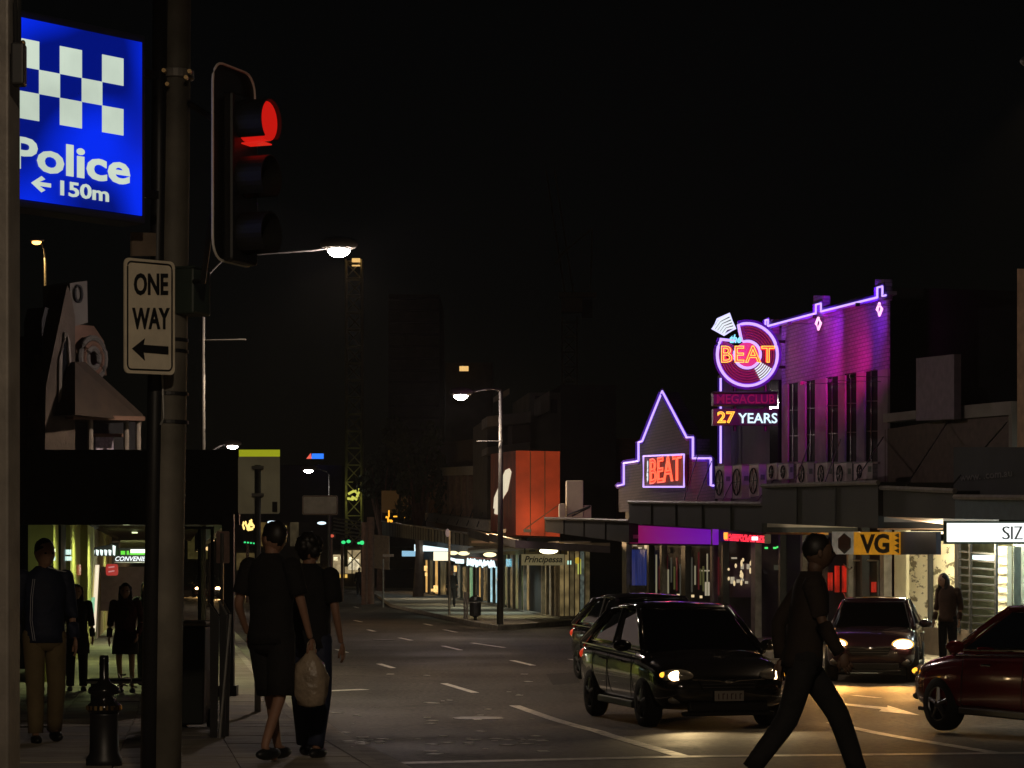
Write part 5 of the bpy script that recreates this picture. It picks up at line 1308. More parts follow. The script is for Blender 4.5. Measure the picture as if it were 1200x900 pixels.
# ------------------------------------------------------------------ cars
def loft(rings, closed_ring=True, caps=True):
    m = MB(); n = len(rings[0]); vv = [p for g in rings for p in g]; ff = []
    for j in range(len(rings)-1):
        for i in range(n if closed_ring else n-1):
            ff.append((j*n+i, j*n+(i+1) % n, (j+1)*n+(i+1) % n, (j+1)*n+i))
    if caps: ff.append(tuple(range(n-1, -1, -1))); ff.append(tuple((len(rings)-1)*n+i for i in range(n)))
    return m.add(vv, ff)
def lerp_tab(tab, x):
    if x <= tab[0][0]: return tab[0][1]
    for (a, b), (c, d) in zip(tab, tab[1:]):
        if x <= c: return b+(d-b)*(x-a)/(c-a)
    return tab[-1][1]
def make_car(label, loc, heading, paint, L=4.4, W=1.74, H=1.46, hatch=True, wb=2.6, head=(1, 1), group='cars at the junction', plate=True, tail=False, low_detail=False, headcol=(1, .72, .35)):
    """x forward; origin on the ground midway between the axles"""
    t = thing('car', label, 'car', loc, math.atan2(heading[1], heading[0]), group)
    xf = wb/2 + .84; xr = -wb/2 - (L-wb-.84); hw = W/2
    zbelt = [(xr, .88), (xr+.25, .98), (-.9, .98), (.75, .92), (1.0, .93), (xf-.35, .80), (xf-.08, .66), (xf, .58)]
    wtab = [(xr, hw*.82), (xr+.12, hw*.93), (xr+.6, hw), (xf-.9, hw), (xf-.35, hw*.95), (xf-.1, hw*.84), (xf, hw*.72)]
    ztab = [(xr, .42), (xr+.2, .24), (xf-.25, .22), (xf, .34)]
    xs2 = [xr, xr+.06, xr+.2, xr+.5, -1.3, -.8, -.2, .4, .9, 1.15, xf-.6, xf-.35, xf-.16, xf-.05, xf]
    rings = []
    for x in xs2:
        w = lerp_tab(wtab, x); zb = lerp_tab(zbelt, x); z0 = lerp_tab(ztab, x); h = zb-z0
        half = [(w*.80, z0), (w*.95, z0+.05), (w*.985, z0+h*.35), (w*1.0, z0+h*.62), (w*.975, z0+h*.85), (w*.90, zb-.012), (w*.72, zb+.022), (w*.3, zb+.045)]
        rings.append([Vector((x, y, z)) for y, z in half] + [Vector((x, -y, z)) for y, z in reversed(half)])
    body = loft(rings)
    # wheel arches are cut out of the body
    me = body.mesh('body', paint, True); bo = bpy.data.objects.new('body', me); COL.objects.link(bo)
    cut = MB()
    for x in (-wb/2, wb/2):
        for s in (-1, 1):
            cut.cyl((x, s*(hw-.24), .31), (x, s*(hw+.2), .31), .365, n=28)
    cme = cut.mesh('cut', M_BLACK); co = bpy.data.objects.new('cut', cme); COL.objects.link(co)
    ss = bo.modifiers.new('s', 'SUBSURF'); ss.levels = 1; ss.render_levels = 1
    bm_ = bo.modifiers.new('b', 'BOOLEAN'); bm_.object = co; bm_.operation = 'DIFFERENCE'; bm_.solver = 'EXACT'
    dg = bpy.context.evaluated_depsgraph_get(); dg.update()
    me2 = bpy.data.meshes.new_from_object(bo.evaluated_get(dg)); me2.name = 'body'
    bo.modifiers.clear(); bo.data = me2; bpy.data.objects.remove(co); bo.parent = t; WM[bo.name] = wm(t)
    def pt(name, m, mat, par=t, **k): return part(name, m, mat, par, local=True, **k)
    # cabin
    xa = 1.10; xb = .22; xc = (-1.18 if hatch else -.95); xd = (xr+.22 if hatch else -1.65)
    zr = H; wr = hw*.70; wbm = hw*.90
    zA = .94; zD = .99
    A = [Vector((xa, s*wbm, zA-.02)) for s in (1, -1)]; B = [Vector((xb, s*wr, zr-.03)) for s in (1, -1)]
    C = [Vector((xc, s*wr*.95, zr-(.085 if hatch else .05))) for s in (1, -1)]; D = [Vector((xd, s*wbm*.94, zD-.02)) for s in (1, -1)]
    cab = MB(); cab.add([A[0], B[0], C[0], D[0], A[1], B[1], C[1], D[1]], [(0, 1, 2, 3), (7, 6, 5, 4), (0, 4, 5, 1), (1, 5, 6, 2), (2, 6, 7, 3), (3, 7, 4, 0)])
    cg = pt('cabin_glass', cab, M_CARGLASS, bevel=.07)
    cg.modifiers['bevel'].segments = 4
    rr = []
    for x, z, w in ((xb+.04, zr-.035, wr*.98), (xb-.12, zr-.005, wr*1.0), (xb-.6, zr+.012, wr*1.0), (xc+.25, zr-(.03 if hatch else .005), wr*.98), (xc-.05, zr-(.085 if hatch else .045), wr*.95)):
        rr.append([Vector((x, w*1.02, z-.03)), Vector((x, w*.9, z+.012)), Vector((x, 0, z+.035)), Vector((x, -w*.9, z+.012)), Vector((x, -w*1.02, z-.03)), Vector((x, 0, z-.03))])
    pt('roof', loft(rr), paint, smooth=True)
    for s in (0, 1):
        m = MB(); m.tube([A[s], (A[s]+B[s])/2+Vector((0, 0, .02)), B[s]], [.045, .035, .035], 8); pt('windscreen_pillar', m, paint, smooth=True)
        m = MB(); m.tube([B[s], (B[s]+C[s])/2+Vector((0, 0, .02)), C[s]], .03, 8); pt('roof_rail', m, paint, smooth=True)
        m = MB(); m.tube([C[s], D[s]], [.06, .09], 8); pt('rear_pillar', m, paint, smooth=True)
        m = MB(); sy = 1 if s == 0 else -1
        m.tube([Vector((-.35, sy*wbm*.985, .97)), Vector((-.42, sy*wr*.995, zr-.05))], .035, 8); pt('door_pillar', m, M_BLACK)
        m = MB(); m.tube([Vector((.95, sy*hw*.965, .90)), Vector((-.9, sy*hw*.975, .945)), Vector((xd+.1, sy*hw*.93, .96))], .012, 5); pt('window_trim', m, M_CHROME)
        m = MB(); m.ell((.78, sy*(hw+.10), 1.0), (.09, .12, .075)); pt('wing_mirror', m, paint, smooth=True)
        for x in (.30, -.62):
            m = MB(); m.tube([Vector((x-.09, sy*(hw+.005), .80)), Vector((x, sy*(hw+.03), .805)), Vector((x+.09, sy*(hw+.005), .80))], .014, 6); pt('door_handle', m, M_CHROME)
        for x in (.82, -.36, -1.22 if not hatch else -1.12):
            m = MB(); m.tube([Vector((x, sy*(hw-.004), .32)), Vector((x-.02, sy*(hw+.002), .6)), Vector((x-.03, sy*(hw-.02), .88))], .005, 4); pt('door_gap', m, M_BLACK)
        m = MB(); m.box((0, sy*(hw-.03), .26), (wb-.85, .06, .09)); pt('side_skirt', m, M_BLACK, bevel=.02)
    # front
    for k, s in enumerate((1, -1)):
        lit = head[k]
        m = MB(); m.ell((xf-.155, s*hw*.70, .665), (.10, .21, .085 if lit < .9 else .10), 16, 10, s*R(28)); h_ = pt('headlight', m, emis('lit_headlight_glass', (1, .5, .12), 1.3) if lit > .9 else pbr('headlight_glass', (.55, .5, .42), .12, .3, var=0), smooth=True)
        mm = emis('headlamp_%d' % int(lit*10), (1, .66, .32), 26*lit + .3)
        m = MB(); m.ell((xf-.10, s*hw*.70, .665), ((.10, .17, .078) if lit > .9 else (.05, .115 if lit > .5 else .06, .066)), 14, 8, s*R(25) if lit > .9 else 0); pt('bulb', m, mm, h_, smooth=True)
        m = MB(); m.ell((xf-.21, s*hw*.86, .675), (.06, .06, .04), 10, 6); pt('indicator', m, emis('amber_indicator', (1, .4, .03), 2.2 if True else 1), h_, smooth=True)
        m = MB(); m.ell((xf-.10, s*hw*.72, .37), (.05, .11, .05), 12, 8); pt('fog_light', m, pbr('dull_lens', (.25, .24, .22), .2, .3, var=0), smooth=True)
        if lit > .05:
            q = wm(t) @ Vector((xf+.04, s*hw*.68, .665)); hd = Vector((heading[0], heading[1], 0)).normalized()
            d = Vector((hd.x, hd.y, -.06)).normalized()
            lamp_light('headlamp', q, (380 if lit > .9 and headcol[2] < .12 else 300 if lit > .9 else 170)*lit, headcol, t, 'SPOT', 75, .05, .7, (d @ wm(t).to_3x3()).to_track_quat('-Z', 'Y').to_euler())
    m = MB(); m.prism([(xf-.01, -.38, .61), (xf-.01, .38, .61), (xf-.0, .30, .49), (xf-.0, -.30, .49)], (.03, 0, 0)); g_ = pt('grille', m, M_BLACK)
    for k in range(2):
        m = MB(); m.box((xf+.03, 0, .53+.04*k), (.012, .66, .008)); pt('grille_bar', m, pbr('dark_chrome', (.2, .2, .2), .3, .9, var=0), g_)
    m = MB(); m.tube([Vector((xf+.0, -.46, .63)), Vector((xf+.02, -.12, .615)), Vector((xf+.03, 0, .58)), Vector((xf+.02, .12, .615)), Vector((xf+.0, .46, .63))], .015, 6); pt('grille_trim', m, M_CHROME, g_)
    m = MB(); m.ell((xf+.035, 0, .60), (.012, .06, .03), 12, 6); pt('badge', m, M_CHROME, g_)
    m = MB(); m.box((xf-.03, 0, .29), (.1, 1.0, .12)); pt('lower_intake', m, M_BLACK, bevel=.02)
    m = MB(); m.box((xf-.02, 0, .21), (.14, W*.66, .05)); pt('front_lip', m, M_BLACK, bevel=.015)
    if plate:
        m = MB(); m.box((xf+.035, 0, .425), (.012, .37, .125)); p_ = pt('number_plate', m, pbr('plate_white', (.55, .5, .44), .5, var=.05), bevel=.003)
        m = MB()
        for k in range(6):
            y = -.135+k*.054; m.box((xf+.043, y, .42), (.004, .012, .07))
            if k % 2: m.box((xf+.043, y+.015, .45), (.004, .02, .012))
        pt('plate_characters', m, pbr('plate_maroon', (.12, .05, .05), .5, var=0), p_)
    # rear
    for s in (1, -1):
        m = MB(); m.ell((xr+.06, s*hw*.76, .80), (.07, .15, .09), 12, 8, -s*R(20)); pt('tail_light', m, emis('tail_red', (.9, .06, .02), .5, base=(.4, .02, .01)), smooth=True)
    # wheels
    for x in (-wb/2, wb/2):
        for s in (-1, 1):
            y = s*(hw-.10)
            m = MB(); pr_ = [(.20, -.10), (.29, -.105), (.318, -.07), (.322, 0), (.318, .07), (.29, .105), (.20, .10)]
            n = 30; vv = []; ff = []
            for (r_, dy) in pr_:
                for i in range(n): a = 2*PI*i/n; vv.append(Vector((x+r_*math.cos(a), y+dy, .315+r_*math.sin(a))))
            for j in range(len(pr_)-1):
                for i in range(n): ff.append((j*n+i, j*n+(i+1) % n, (j+1)*n+(i+1) % n, (j+1)*n+i))
            m.add(vv, ff); w_ = pt('wheel', m, M_TYRE, smooth=True)
            m = MB(); m.cyl((x, y+s*.02, .315), (x, y+s*.03, .315), .205, n=24); pt('rim_well', m, M_BLACK, w_)
            m = MB()
            for k in range(5):
                a = 2*PI*k/5+.3; m.tube([Vector((x+.03*math.cos(a), y+s*.085, .315+.03*math.sin(a))), Vector((x+.2*math.cos(a), y+s*.08, .315+.2*math.sin(a)))], [.034, .022], 6)
            m.cyl((x, y+s*.06, .315), (x, y+s*.095, .315), .045, n=12)
            m.tube([Vector((x+.2*math.cos(2*PI*i/24), y+s*.085, .315+.2*math.sin(2*PI*i/24))) for i in range(24)], .012, 5, True)
            pt('rim', m, M_RIM, w_)
    for x, ys_s in ((.05, (-.36, .36)), (-.85, (-.38, .38))):
        for y in ys_s:
            m = MB(); m.box((x-.1, y, .98), (.12, .46, .42)); st_ = pt('seat', m, M_BLACK, bevel=.04)
            m = MB(); m.ell((x-.14, y, 1.24), (.05, .13, .09)); pt('headrest', m, M_BLACK, st_, smooth=True)
    m = MB(); m.tube([Vector((.45+.05*math.sin(2*PI*i/16), -.36+.17*math.cos(2*PI*i/16), .98+.16*math.sin(2*PI*i/16))) for i in range(16)], .014, 5, True); pt('steering_wheel', m, M_BLACK)
    for y in (-.35, .25):
        m = MB(); m.tube([Vector((1.0, y, .955)), Vector((.95, y+.3, .985))], .006, 4); pt('wiper', m, M_BLACK)
    m = MB(); m.tube([Vector((xb+.0, 0, zr-.02)), Vector((xb-.08, 0, 1.25))], .02, 4); m.box((xb+.06, 0, zr-.13), (.02, .2, .06)); pt('rear_view_mirror', m, M_BLACK)
    return t
M_CBLACK = pbr('black_car_paint', (.010, .009, .011), .16, 0, var=0, coat=1.0)
M_CPURP = pbr('dark_plum_car_paint', (.04, .015, .022), .25, 0, var=0, coat=1.0)
M_CMAR = pbr('maroon_car_paint', (.22, .016, .022), .16, 0, var=0, coat=1.0)
M_CSILV = pbr('grey_car_paint', (.12, .12, .12), .3, .4, var=0, coat=1.0)
def car_at(front_px, Y, heading, wb=2.6, W=1.74, side=0, **k):
    """place a car so that its front axle (side: +1 left wheel, -1 right wheel, 0 centre) shows at front_px"""
    h = Vector(heading).normalized(); lft = Vector((-h.y, h.x)); q = Vector(((front_px-600)*Y/F, Y)) - lft*side*(W/2-.08) - h*(wb/2)
    return make_car(loc=(q.x, q.y, gz(q.y)), heading=(h.x, h.y), wb=wb, W=W, **k)
car_at(758, 30.2, (.22, -.98), side=-1, wb=2.55, label='black hatchback in the middle of the junction with one bright headlight', paint=M_CBLACK, L=4.3, H=1.50, hatch=True, head=(.3, .8))
car_at(1022, 42.5, (-.20, -.98), side=0, label='dark plum sedan with both headlights glaring behind the blurred walker', paint=M_CPURP, L=4.5, H=1.42, hatch=False, head=(1, 1), headcol=(1, .46, .10), plate=False, W=1.60)
car_at(1105, 28.6, (-.40, .92), side=1, label='maroon sedan cut off by the right edge', paint=M_CMAR, L=4.6, H=1.48, hatch=False, head=(.25, .25), W=1.8)
car_at(785, 41, (.25, -.97), side=0, label='dark car mostly hidden behind the black hatchback', paint=M_CBLACK, L=4.3, H=1.50, hatch=True, head=(0, 0))
car_at(294, 170, (.16, -.99), side=0, label='far approaching car whose headlights glare right of the verandah post', paint=M_CSILV, L=4.4, head=(1, 1), headcol=(1, .6, .22), plate=False)
car_at(243, 150, (.16, -.99), side=0, label='far approaching car seen through the glass screen', paint=M_CSILV, L=4.4, head=(1, 1), headcol=(1, .6, .22), plate=False)

# ------------------------------------------------------------------ people
def skin_mesh(verts, edges, radii, name, mat, sub=2, root=0):
    me = bpy.data.meshes.new(name); me.from_pydata([tuple(v) for v in verts], edges, [])
    ob = bpy.data.objects.new(name, me); COL.objects.link(ob)
    md = ob.modifiers.new('skin', 'SKIN'); md.use_smooth_shade = True
    md.branch_smoothing = .6
    layer = me.skin_vertices[0] if me.skin_vertices else None
    if layer is None:
        bm = bmesh.new(); bm.from_mesh(me); bm.verts.layers.skin.verify(); bm.to_mesh(me); bm.free(); layer = me.skin_vertices[0]
    for i, r_ in enumerate(radii):
        layer.data[i].radius = r_ if isinstance(r_, tuple) else (r_, r_)
        layer.data[i].use_root = (i == root)
    sb_ = ob.modifiers.new('sub', 'SUBSURF'); sb_.levels = sub; sb_.render_levels = sub
    dg = bpy.context.evaluated_depsgraph_get(); dg.update()
    m2 = bpy.data.meshes.new_from_object(ob.evaluated_get(dg))
    vv = [v.co.copy() for v in m2.vertices]; ff = [tuple(p.vertices) for p in m2.polygons]
    bpy.data.objects.remove(ob); bpy.data.meshes.remove(m2)
    m = MB(); m.add(vv, ff); return m
def head_mb(c, f, s=1.0):
    """head with brow, nose, chin, lips and ears; f = facing direction in the plane"""
    f = Vector((f[0], f[1], 0)).normalized(); r_ = Vector((-f.y, f.x, 0)); up = Vector((0, 0, 1)); c = Vector(c)
    nu, nv = 28, 20; vv = []; ff = []
    for j in range(nv+1):
        t = -PI/2+PI*j/nv; z = math.sin(t); cz = math.cos(t)
        for i in range(nu):
            a = 2*PI*i/nu; x = math.cos(a)*cz; y = math.sin(a)*cz    # x forward
            w = .080*(1 if z > -.25 else 1-.25*min(1, (-z-.25)/.75)); d = .100
            px = x*d*(1 if x < 0 or z > -.1 else 1-.10*(-z)); py = y*w; pz = z*.118
            if z < -.2 and x < 0: px *= 1-.45*(-z-.2)
            if x > .6:
                k = math.exp(-(y/.16)**2)
                px += .022*k*math.exp(-((z+.12)/.16)**2)           # nose
                px += .008*k*math.exp(-((z+.46)/.10)**2)           # lips
                px -= .012*math.exp(-((abs(y)-.33)/.15)**2)*math.exp(-((z-.06)/.12)**2)   # eye sockets
                px += .010*math.exp(-(y/.5)**2)*math.exp(-((z+.78)/.15)**2)
            vv.append(c+(f*px+r_*py+up*pz)*s)
    for j in range(nv):
        for i in range(nu): ff.append((j*nu+i, j*nu+(i+1) % nu, (j+1)*nu+(i+1) % nu, (j+1)*nu+i))
    m = MB(); m.add(vv, ff)
    for sd in (-1, 1): m.ell(c+(r_*.078*sd-f*.005-up*.005)*s, (.02*s, .012*s, .032*s), 10, 6, math.atan2(f.y, f.x))
    return m
def person(label, x, y, base, face, H=1.75, pose=None, top=None, bottom=None, hair='short', skinm=None, sleeves='long', legs='long', dress=None, shoes=None, group='pedestrians', stripes=None, hairm=None, open_top=None):
    """joints are given for a 1.75 m figure that faces local -y; x to its own left"""
    k = H/1.75; a = math.atan2(face[1], face[0])+PI/2
    t = thing('person', label, 'person', (x, y, base), a, group)
    J = dict(pel=(0, 0, .95), spi=(0, .0, 1.12), che=(0, -.005, 1.30), nec=(0, .01, 1.46), nk2=(0, -.01, 1.52), hd=(0, -.03, 1.61),
             shL=(.18, .01, 1.41), elL=(.235, .03, 1.13), wrL=(.25, -.05, .89), shR=(-.18, .01, 1.41), elR=(-.235, .03, 1.13), wrR=(-.25, -.05, .89),
             hiL=(.09, 0, .91), knL=(.10, -.02, .50), anL=(.105, .03, .09), toL=(.12, -.13, .035), hiR=(-.09, 0, .91), knR=(-.10, -.02, .50), anR=(-.105, .03, .09), toR=(-.12, -.13, .035))
    if pose: J.update(pose)
    J = {q: Vector(v)*k for q, v in J.items()}
    names = ['pel', 'spi', 'che', 'nec', 'nk2', 'shL', 'elL', 'wrL', 'shR', 'elR', 'wrR', 'hiL', 'knL', 'anL', 'toL', 'hiR', 'knR', 'anR', 'toR']
    rad = dict(pel=(.125, .10), spi=(.115, .085), che=(.125, .095), nec=(.055, .055), nk2=.05, shL=.055, elL=.04, wrL=.027, shR=.055, elR=.04, wrR=.027,
               hiL=.08, knL=.055, anL=.037, toL=.035, hiR=.08, knR=.055, anR=.037, toR=.035)
    ed = [('pel', 'spi'), ('spi', 'che'), ('che', 'nec'), ('nec', 'nk2'), ('che', 'shL'), ('shL', 'elL'), ('elL', 'wrL'), ('che', 'shR'), ('shR', 'elR'), ('elR', 'wrR'),
          ('pel', 'hiL'), ('hiL', 'knL'), ('knL', 'anL'), ('anL', 'toL'), ('pel', 'hiR'), ('hiR', 'knR'), ('knR', 'anR'), ('anR', 'toR')]
    def sub_skin(ns, grow, nm, over=None, trunc=None):
        idx = {n_: i for i, n_ in enumerate(ns)}; vs_ = [J[n_].copy() for n_ in ns]
        if trunc:
            for (n_, other, f_) in trunc: vs_[idx[n_]] = J[other].lerp(J[n_], f_)
        rr = []
        for n_ in ns:
            r_ = (over or {}).get(n_, rad[n_]); r_ = r_ if isinstance(r_, tuple) else (r_, r_)
            rr.append(((r_[0]+grow)*k, (r_[1]+grow)*k))
        return skin_mesh(vs_, [(idx[p], idx[q]) for p, q in ed if p in idx and q in idx], rr, nm, None)
    body = sub_skin(names, -.006, 'body')
    fdir = (0, -1)
    hm = head_mb(J['hd']+Vector((0, 0, .0)), (pose or {}).get('look', fdir), k) if not isinstance((pose or {}).get('look'), type(None)) else head_mb(J['hd'], fdir, k)
    body.add(hm.v, hm.f)
    body.tube([J['nk2']-Vector((0, 0, .05)), J['hd']-Vector((0, -.02, .05))*k], .052*k, 12)
    for s, w_, e_ in ((1, 'wrL', 'elL'), (-1, 'wrR', 'elR')):
        d = (J[w_]-J[e_]).normalized(); side = Vector((1, 0, 0)) if abs(d.x) < .8 else Vector((0, 1, 0)); fr = d.cross(side).normalized()
        palm = J[w_]+d*.05*k
        body.ell(palm, (.018*k, .038*k, .055*k), 12, 8)
        for fi in range(4):
            b0 = J[w_]+d*.085*k+fr*(-.027+.018*fi)*k; ln = (.068, .076, .07, .055)[fi]*k
            body.tube([b0, b0+d*ln*.5-side*s*.006*k, b0+d*ln*.85-side*s*.022*k], [.0095*k, .0085*k, .007*k], 6)
        b0 = J[w_]+d*.035*k-fr*.03*k
        body.tube([b0, b0+d*.03*k-fr*.022*k-side*s*.012*k, b0+d*.062*k-fr*.026*k-side*s*.02*k], [.012*k, .010*k, .008*k], 6)
    part('body', body, skinm or M_SKIN, t, local=True, smooth=True)
    # clothes
    def limb(m, ns, rr, ext=1.0):
        pts = [J[q] for q in ns[:-1]] + [J[ns[-2]].lerp(J[ns[-1]], ext)]
        P2 = []; R2 = []
        for i in range(len(pts)-1):
            for f_ in ((0, .25, .5, .75) if i < len(pts)-2 else (0, .25, .5, .75, 1)):
                q = pts[i].lerp(pts[i+1], f_)
                if i == 0 and f_ == 0 and len(pts) > 2: pass
                if 0 < i and f_ == 0: q = q*.6 + (pts[i-1].lerp(pts[i], .8)+pts[i].lerp(pts[i+1], .2))*.2
                P2.append(q); R2.append((rr[i]+(rr[i+1]-rr[i])*f_)*k)
        m.tube(P2, R2, 14); m.ell(P2[0], (R2[0]*1.02, R2[0]*1.02, R2[0]*1.0), 14, 8)
    def torso(m, rows, n=22):
        rings = []
        for z, rx, ry in rows:
            lo, hi = (J['pel'], J['spi']) if z < 1.12 else (J['spi'], J['che']) if z < 1.30 else (J['che'], J['nec'])
            f_ = (z*k-lo.z)/(hi.z-lo.z) if hi.z != lo.z else 0
            c = lo.lerp(hi, f_); wob = lambda i: 1+.03*math.sin(i*2.3+z*17)
            rings.append([Vector((c.x+rx*k*math.copysign(abs(math.cos(2*PI*i/n))**.85, math.cos(2*PI*i/n))*wob(i), c.y+ry*k*math.sin(2*PI*i/n)*wob(i), z*k)) for i in range(n)])
        l_ = loft(rings); m.add(l_.v, l_.f)
    if bottom:
        m = MB(); torso(m, ((1.02, .150, .112), (.96, .162, .122), (.90, .170, .130), (.84, .160, .125), (.79, .11, .09)))
        for q in 'LR':
            if legs == 'long': limb(m, ['hi'+q, 'kn'+q, 'an'+q], [.098, .078, .064], .98)
            else: limb(m, ['hi'+q, 'kn'+q], [.10, .098], 1.02)
        part('trousers' if legs == 'long' else 'shorts', m, bottom, t, local=True, smooth=True)
    if top:
        m = MB(); torso(m, ((.86, .176, .138), (.93, .172, .134), (1.03, .164, .126), (1.14, .168, .124), (1.26, .182, .128), (1.35, .186, .122), (1.41, .17, .11), (1.455, .135, .095), (1.48, .10, .08), (1.51, .066, .068)))
        for q in 'LR':
            if sleeves == 'long': limb(m, ['sh'+q, 'el'+q, 'wr'+q], [.072, .055, .043], .96)
            else: limb(m, ['sh'+q, 'el'+q], [.074, .066], .72)
        part('jacket' if sleeves == 'long' else 'shirt', m, top, t, local=True, smooth=True)
    if dress:
        m = MB(); rings = []
        for z, rx, ry in ((1.42, .10, .08), (1.34, .17, .12), (1.22, .165, .125), (1.08, .135, .11), (.95, .175, .135), (.78, .205, .16), (.62, .21, .17)):
            rings.append([Vector((rx*math.cos(2*PI*i/18), ry*math.sin(2*PI*i/18)-.005, z))*k for i in range(18)])
        part('dress', loft(rings), dress, t, local=True, smooth=True)
    for s in ('L', 'R'):
        m = MB(); an = J['an'+s]; to = J['to'+s]; d = (to-an); d.z = 0; d.normalize()
        m.ell(an+d*.05*k-Vector((0, 0, .045*k)), (.135*k, .048*k, .045*k), 16, 8, math.atan2(d.y, d.x)); part('shoe', m, shoes or M_BLACK, t, local=True, smooth=True)
    # hair
    hd = J['hd']; m = MB(); look = Vector(((pose or {}).get('look', fdir)[0], (pose or {}).get('look', fdir)[1], 0)).normalized()
    ang = math.atan2(look.y, look.x)
    m.ell(hd-look*.018*k+Vector((0, 0, .032*k)), (.100*k, .085*k, .103*k), 18, 12, ang)
    if hair == 'long':
        m.ell(hd-look*.055*k-Vector((0, 0, .09*k)), (.075*k, .105*k, .20*k), 16, 12, ang)
        sd = Vector((-look.y, look.x, 0))
        for q in (-1, 1): m.ell(hd+sd*q*.082*k-Vector((0, 0, .10*k))-look*.01*k, (.04*k, .03*k, .19*k), 10, 10, ang)
    if hair == 'bushy':
        for i in range(26):
            u = Vector((random.gauss(0, 1), random.gauss(0, 1), random.gauss(.2, 1))).normalized(); u = u if u.dot(look) < .35 else u-look*u.dot(look)
            m.ell(hd-look*.02*k+u*.07*k+Vector((0, 0, .03*k)), (.05*k, .05*k, .05*k), 8, 6)
    rj = random.Random(int(x*100)); m.v = [v + Vector((rj.uniform(-1, 1), rj.uniform(-1, 1), rj.uniform(-1, 1)))*.006*k for v in m.v]
    part('hair', m, hairm or M_HAIR, t, local=True, smooth=True)
    sdv = Vector((-look.y, look.x, 0))
    for q in (-1, 1):
        m = MB(); m.ell(hd+look*.083*k+sdv*q*.03*k+Vector((0, 0, .008*k)), (.011*k, .014*k, .008*k), 8, 6, ang); part('eye', m, pbr('dark_eye', (.02, .015, .012), .2, var=0), t, local=True)
    return t, J
M_TSHIRT = pbr('black_cotton', (.008, .007, .007), .9, var=.3, bump=1.0, bscale=9)
M_NAVY = pbr('navy_tracksuit', (.014, .02, .05), .7, var=.2, bump=1.0, bscale=9)
M_KHAKI = pbr('khaki_cotton', (.20, .145, .07), .85, var=.15)
M_REDK = pbr('dark_red_knit', (.07, .012, .014), .9, var=.25, scale=30)
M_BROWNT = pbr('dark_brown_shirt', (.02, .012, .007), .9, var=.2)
M_SKINL = pbr('lightened_skin', (.5, .28, .18), .55, var=.08, scale=20)  # skin tone lightened for the people in dim light

def foot_at(px, Y): return ((px-600)*Y/F, Y, gz(Y)+FP)
# walker with the plastic bag
x, y, z = foot_at(318, 18.0)
walk = dict(knL=(.08, -.10, .51), anL=(.09, -.22, .10), toL=(.10, -.38, .045), knR=(-.10, .03, .50), anR=(-.11, .26, .13), toR=(-.12, .12, .04),
            elL=(.25, .06, 1.14), wrL=(.27, -.10, .92), elR=(-.25, -.02, 1.13), wrR=(-.27, -.10, .89), look=(.9, -.3))
pA, JA = person('person in black T-shirt and shorts at the kerb carrying a pale plastic bag', x, y, z, (.45, .85), H=1.80, pose=walk, top=M_TSHIRT, bottom=M_TSHIRT, sleeves='short', legs='short', hair='short')
wr = wm(pA) @ JA['wrR']
bgt = thing('plastic_bag', 'crumpled pale plastic bag hanging from the hand of the walker in shorts', 'bag', wr-Vector((0, 0, .5)))
m = MB(); rings = []; rnd = random.Random(3)
for z_, rx, ry in ((.42, .02, .02), (.38, .05, .04), (.32, .10, .07), (.22, .125, .085), (.10, .12, .085), (.02, .09, .06), (.0, .03, .02)):
    rings.append([Vector(((rx*math.cos(2*PI*i/16))*(1+rnd.uniform(-.16, .16)), ry*math.sin(2*PI*i/16)*(1+rnd.uniform(-.2, .2)), z_)) for i in range(16)])
part('sack', loft(rings), pbr('thin_white_plastic', (.36, .28, .20), .35, var=.3, bump=1.0, bscale=14), bgt, local=True, smooth=True)
m = MB(); m.tube([Vector((-.03, 0, .38)), Vector((-.02, 0, .47)), Vector((0, 0, .50)), Vector((.02, 0, .47)), Vector((.03, 0, .38))], .006, 5); part('handle', m, MATS['thin_white_plastic'], bgt, local=True)
# companion
x, y, z = foot_at(362, 18.7)
person('person in dark clothes with bushy dark hair walking beside the bag carrier', x, y, z, (.3, .95), H=1.74, pose=dict(knL=(.09, -.06, .50), anL=(.10, -.16, .10), toL=(.12, -.30, .04), anR=(-.11, .14, .10), toR=(-.12, -.01, .04), look=(0, -1)),
       top=M_TSHIRT, bottom=M_NAVY, hair='bushy', sleeves='short')
# man at the left
x, y, z = foot_at(52, 21.6)
pM, JM = person('man in navy tracksuit top with white stripes and khaki trousers at far left', x, y, z, (.35, -.94), H=1.83, pose=dict(knR=(-.09, -.08, .50), anR=(-.09, -.1, .09), toR=(-.10, -.26, .035), anL=(.11, .15, .10), toL=(.13, 0, .04), look=(.25, -1)),
       top=M_NAVY, bottom=M_KHAKI, hair='short', skinm=M_SKINL)
m = MB(); k_ = 1.83/1.75
for o_ in (0, .016): m.tube([Vector((-.10-o_, -.118, 1.40))*k_, Vector((-.12-o_, -.128, 1.25))*k_, Vector((-.125-o_, -.125, 1.05))*k_, Vector((-.10-o_, -.13, .88))*k_], .0035, 5)
m.tube([Vector((.02, -.06, 1.50))*k_, Vector((.12, -.05, 1.47))*k_, Vector((.20, -.03, 1.455))*k_], .006, 5)
part('white_stripes', m, pbr('white_piping', (.5, .5, .55), .6, var=0), pM, local=True)
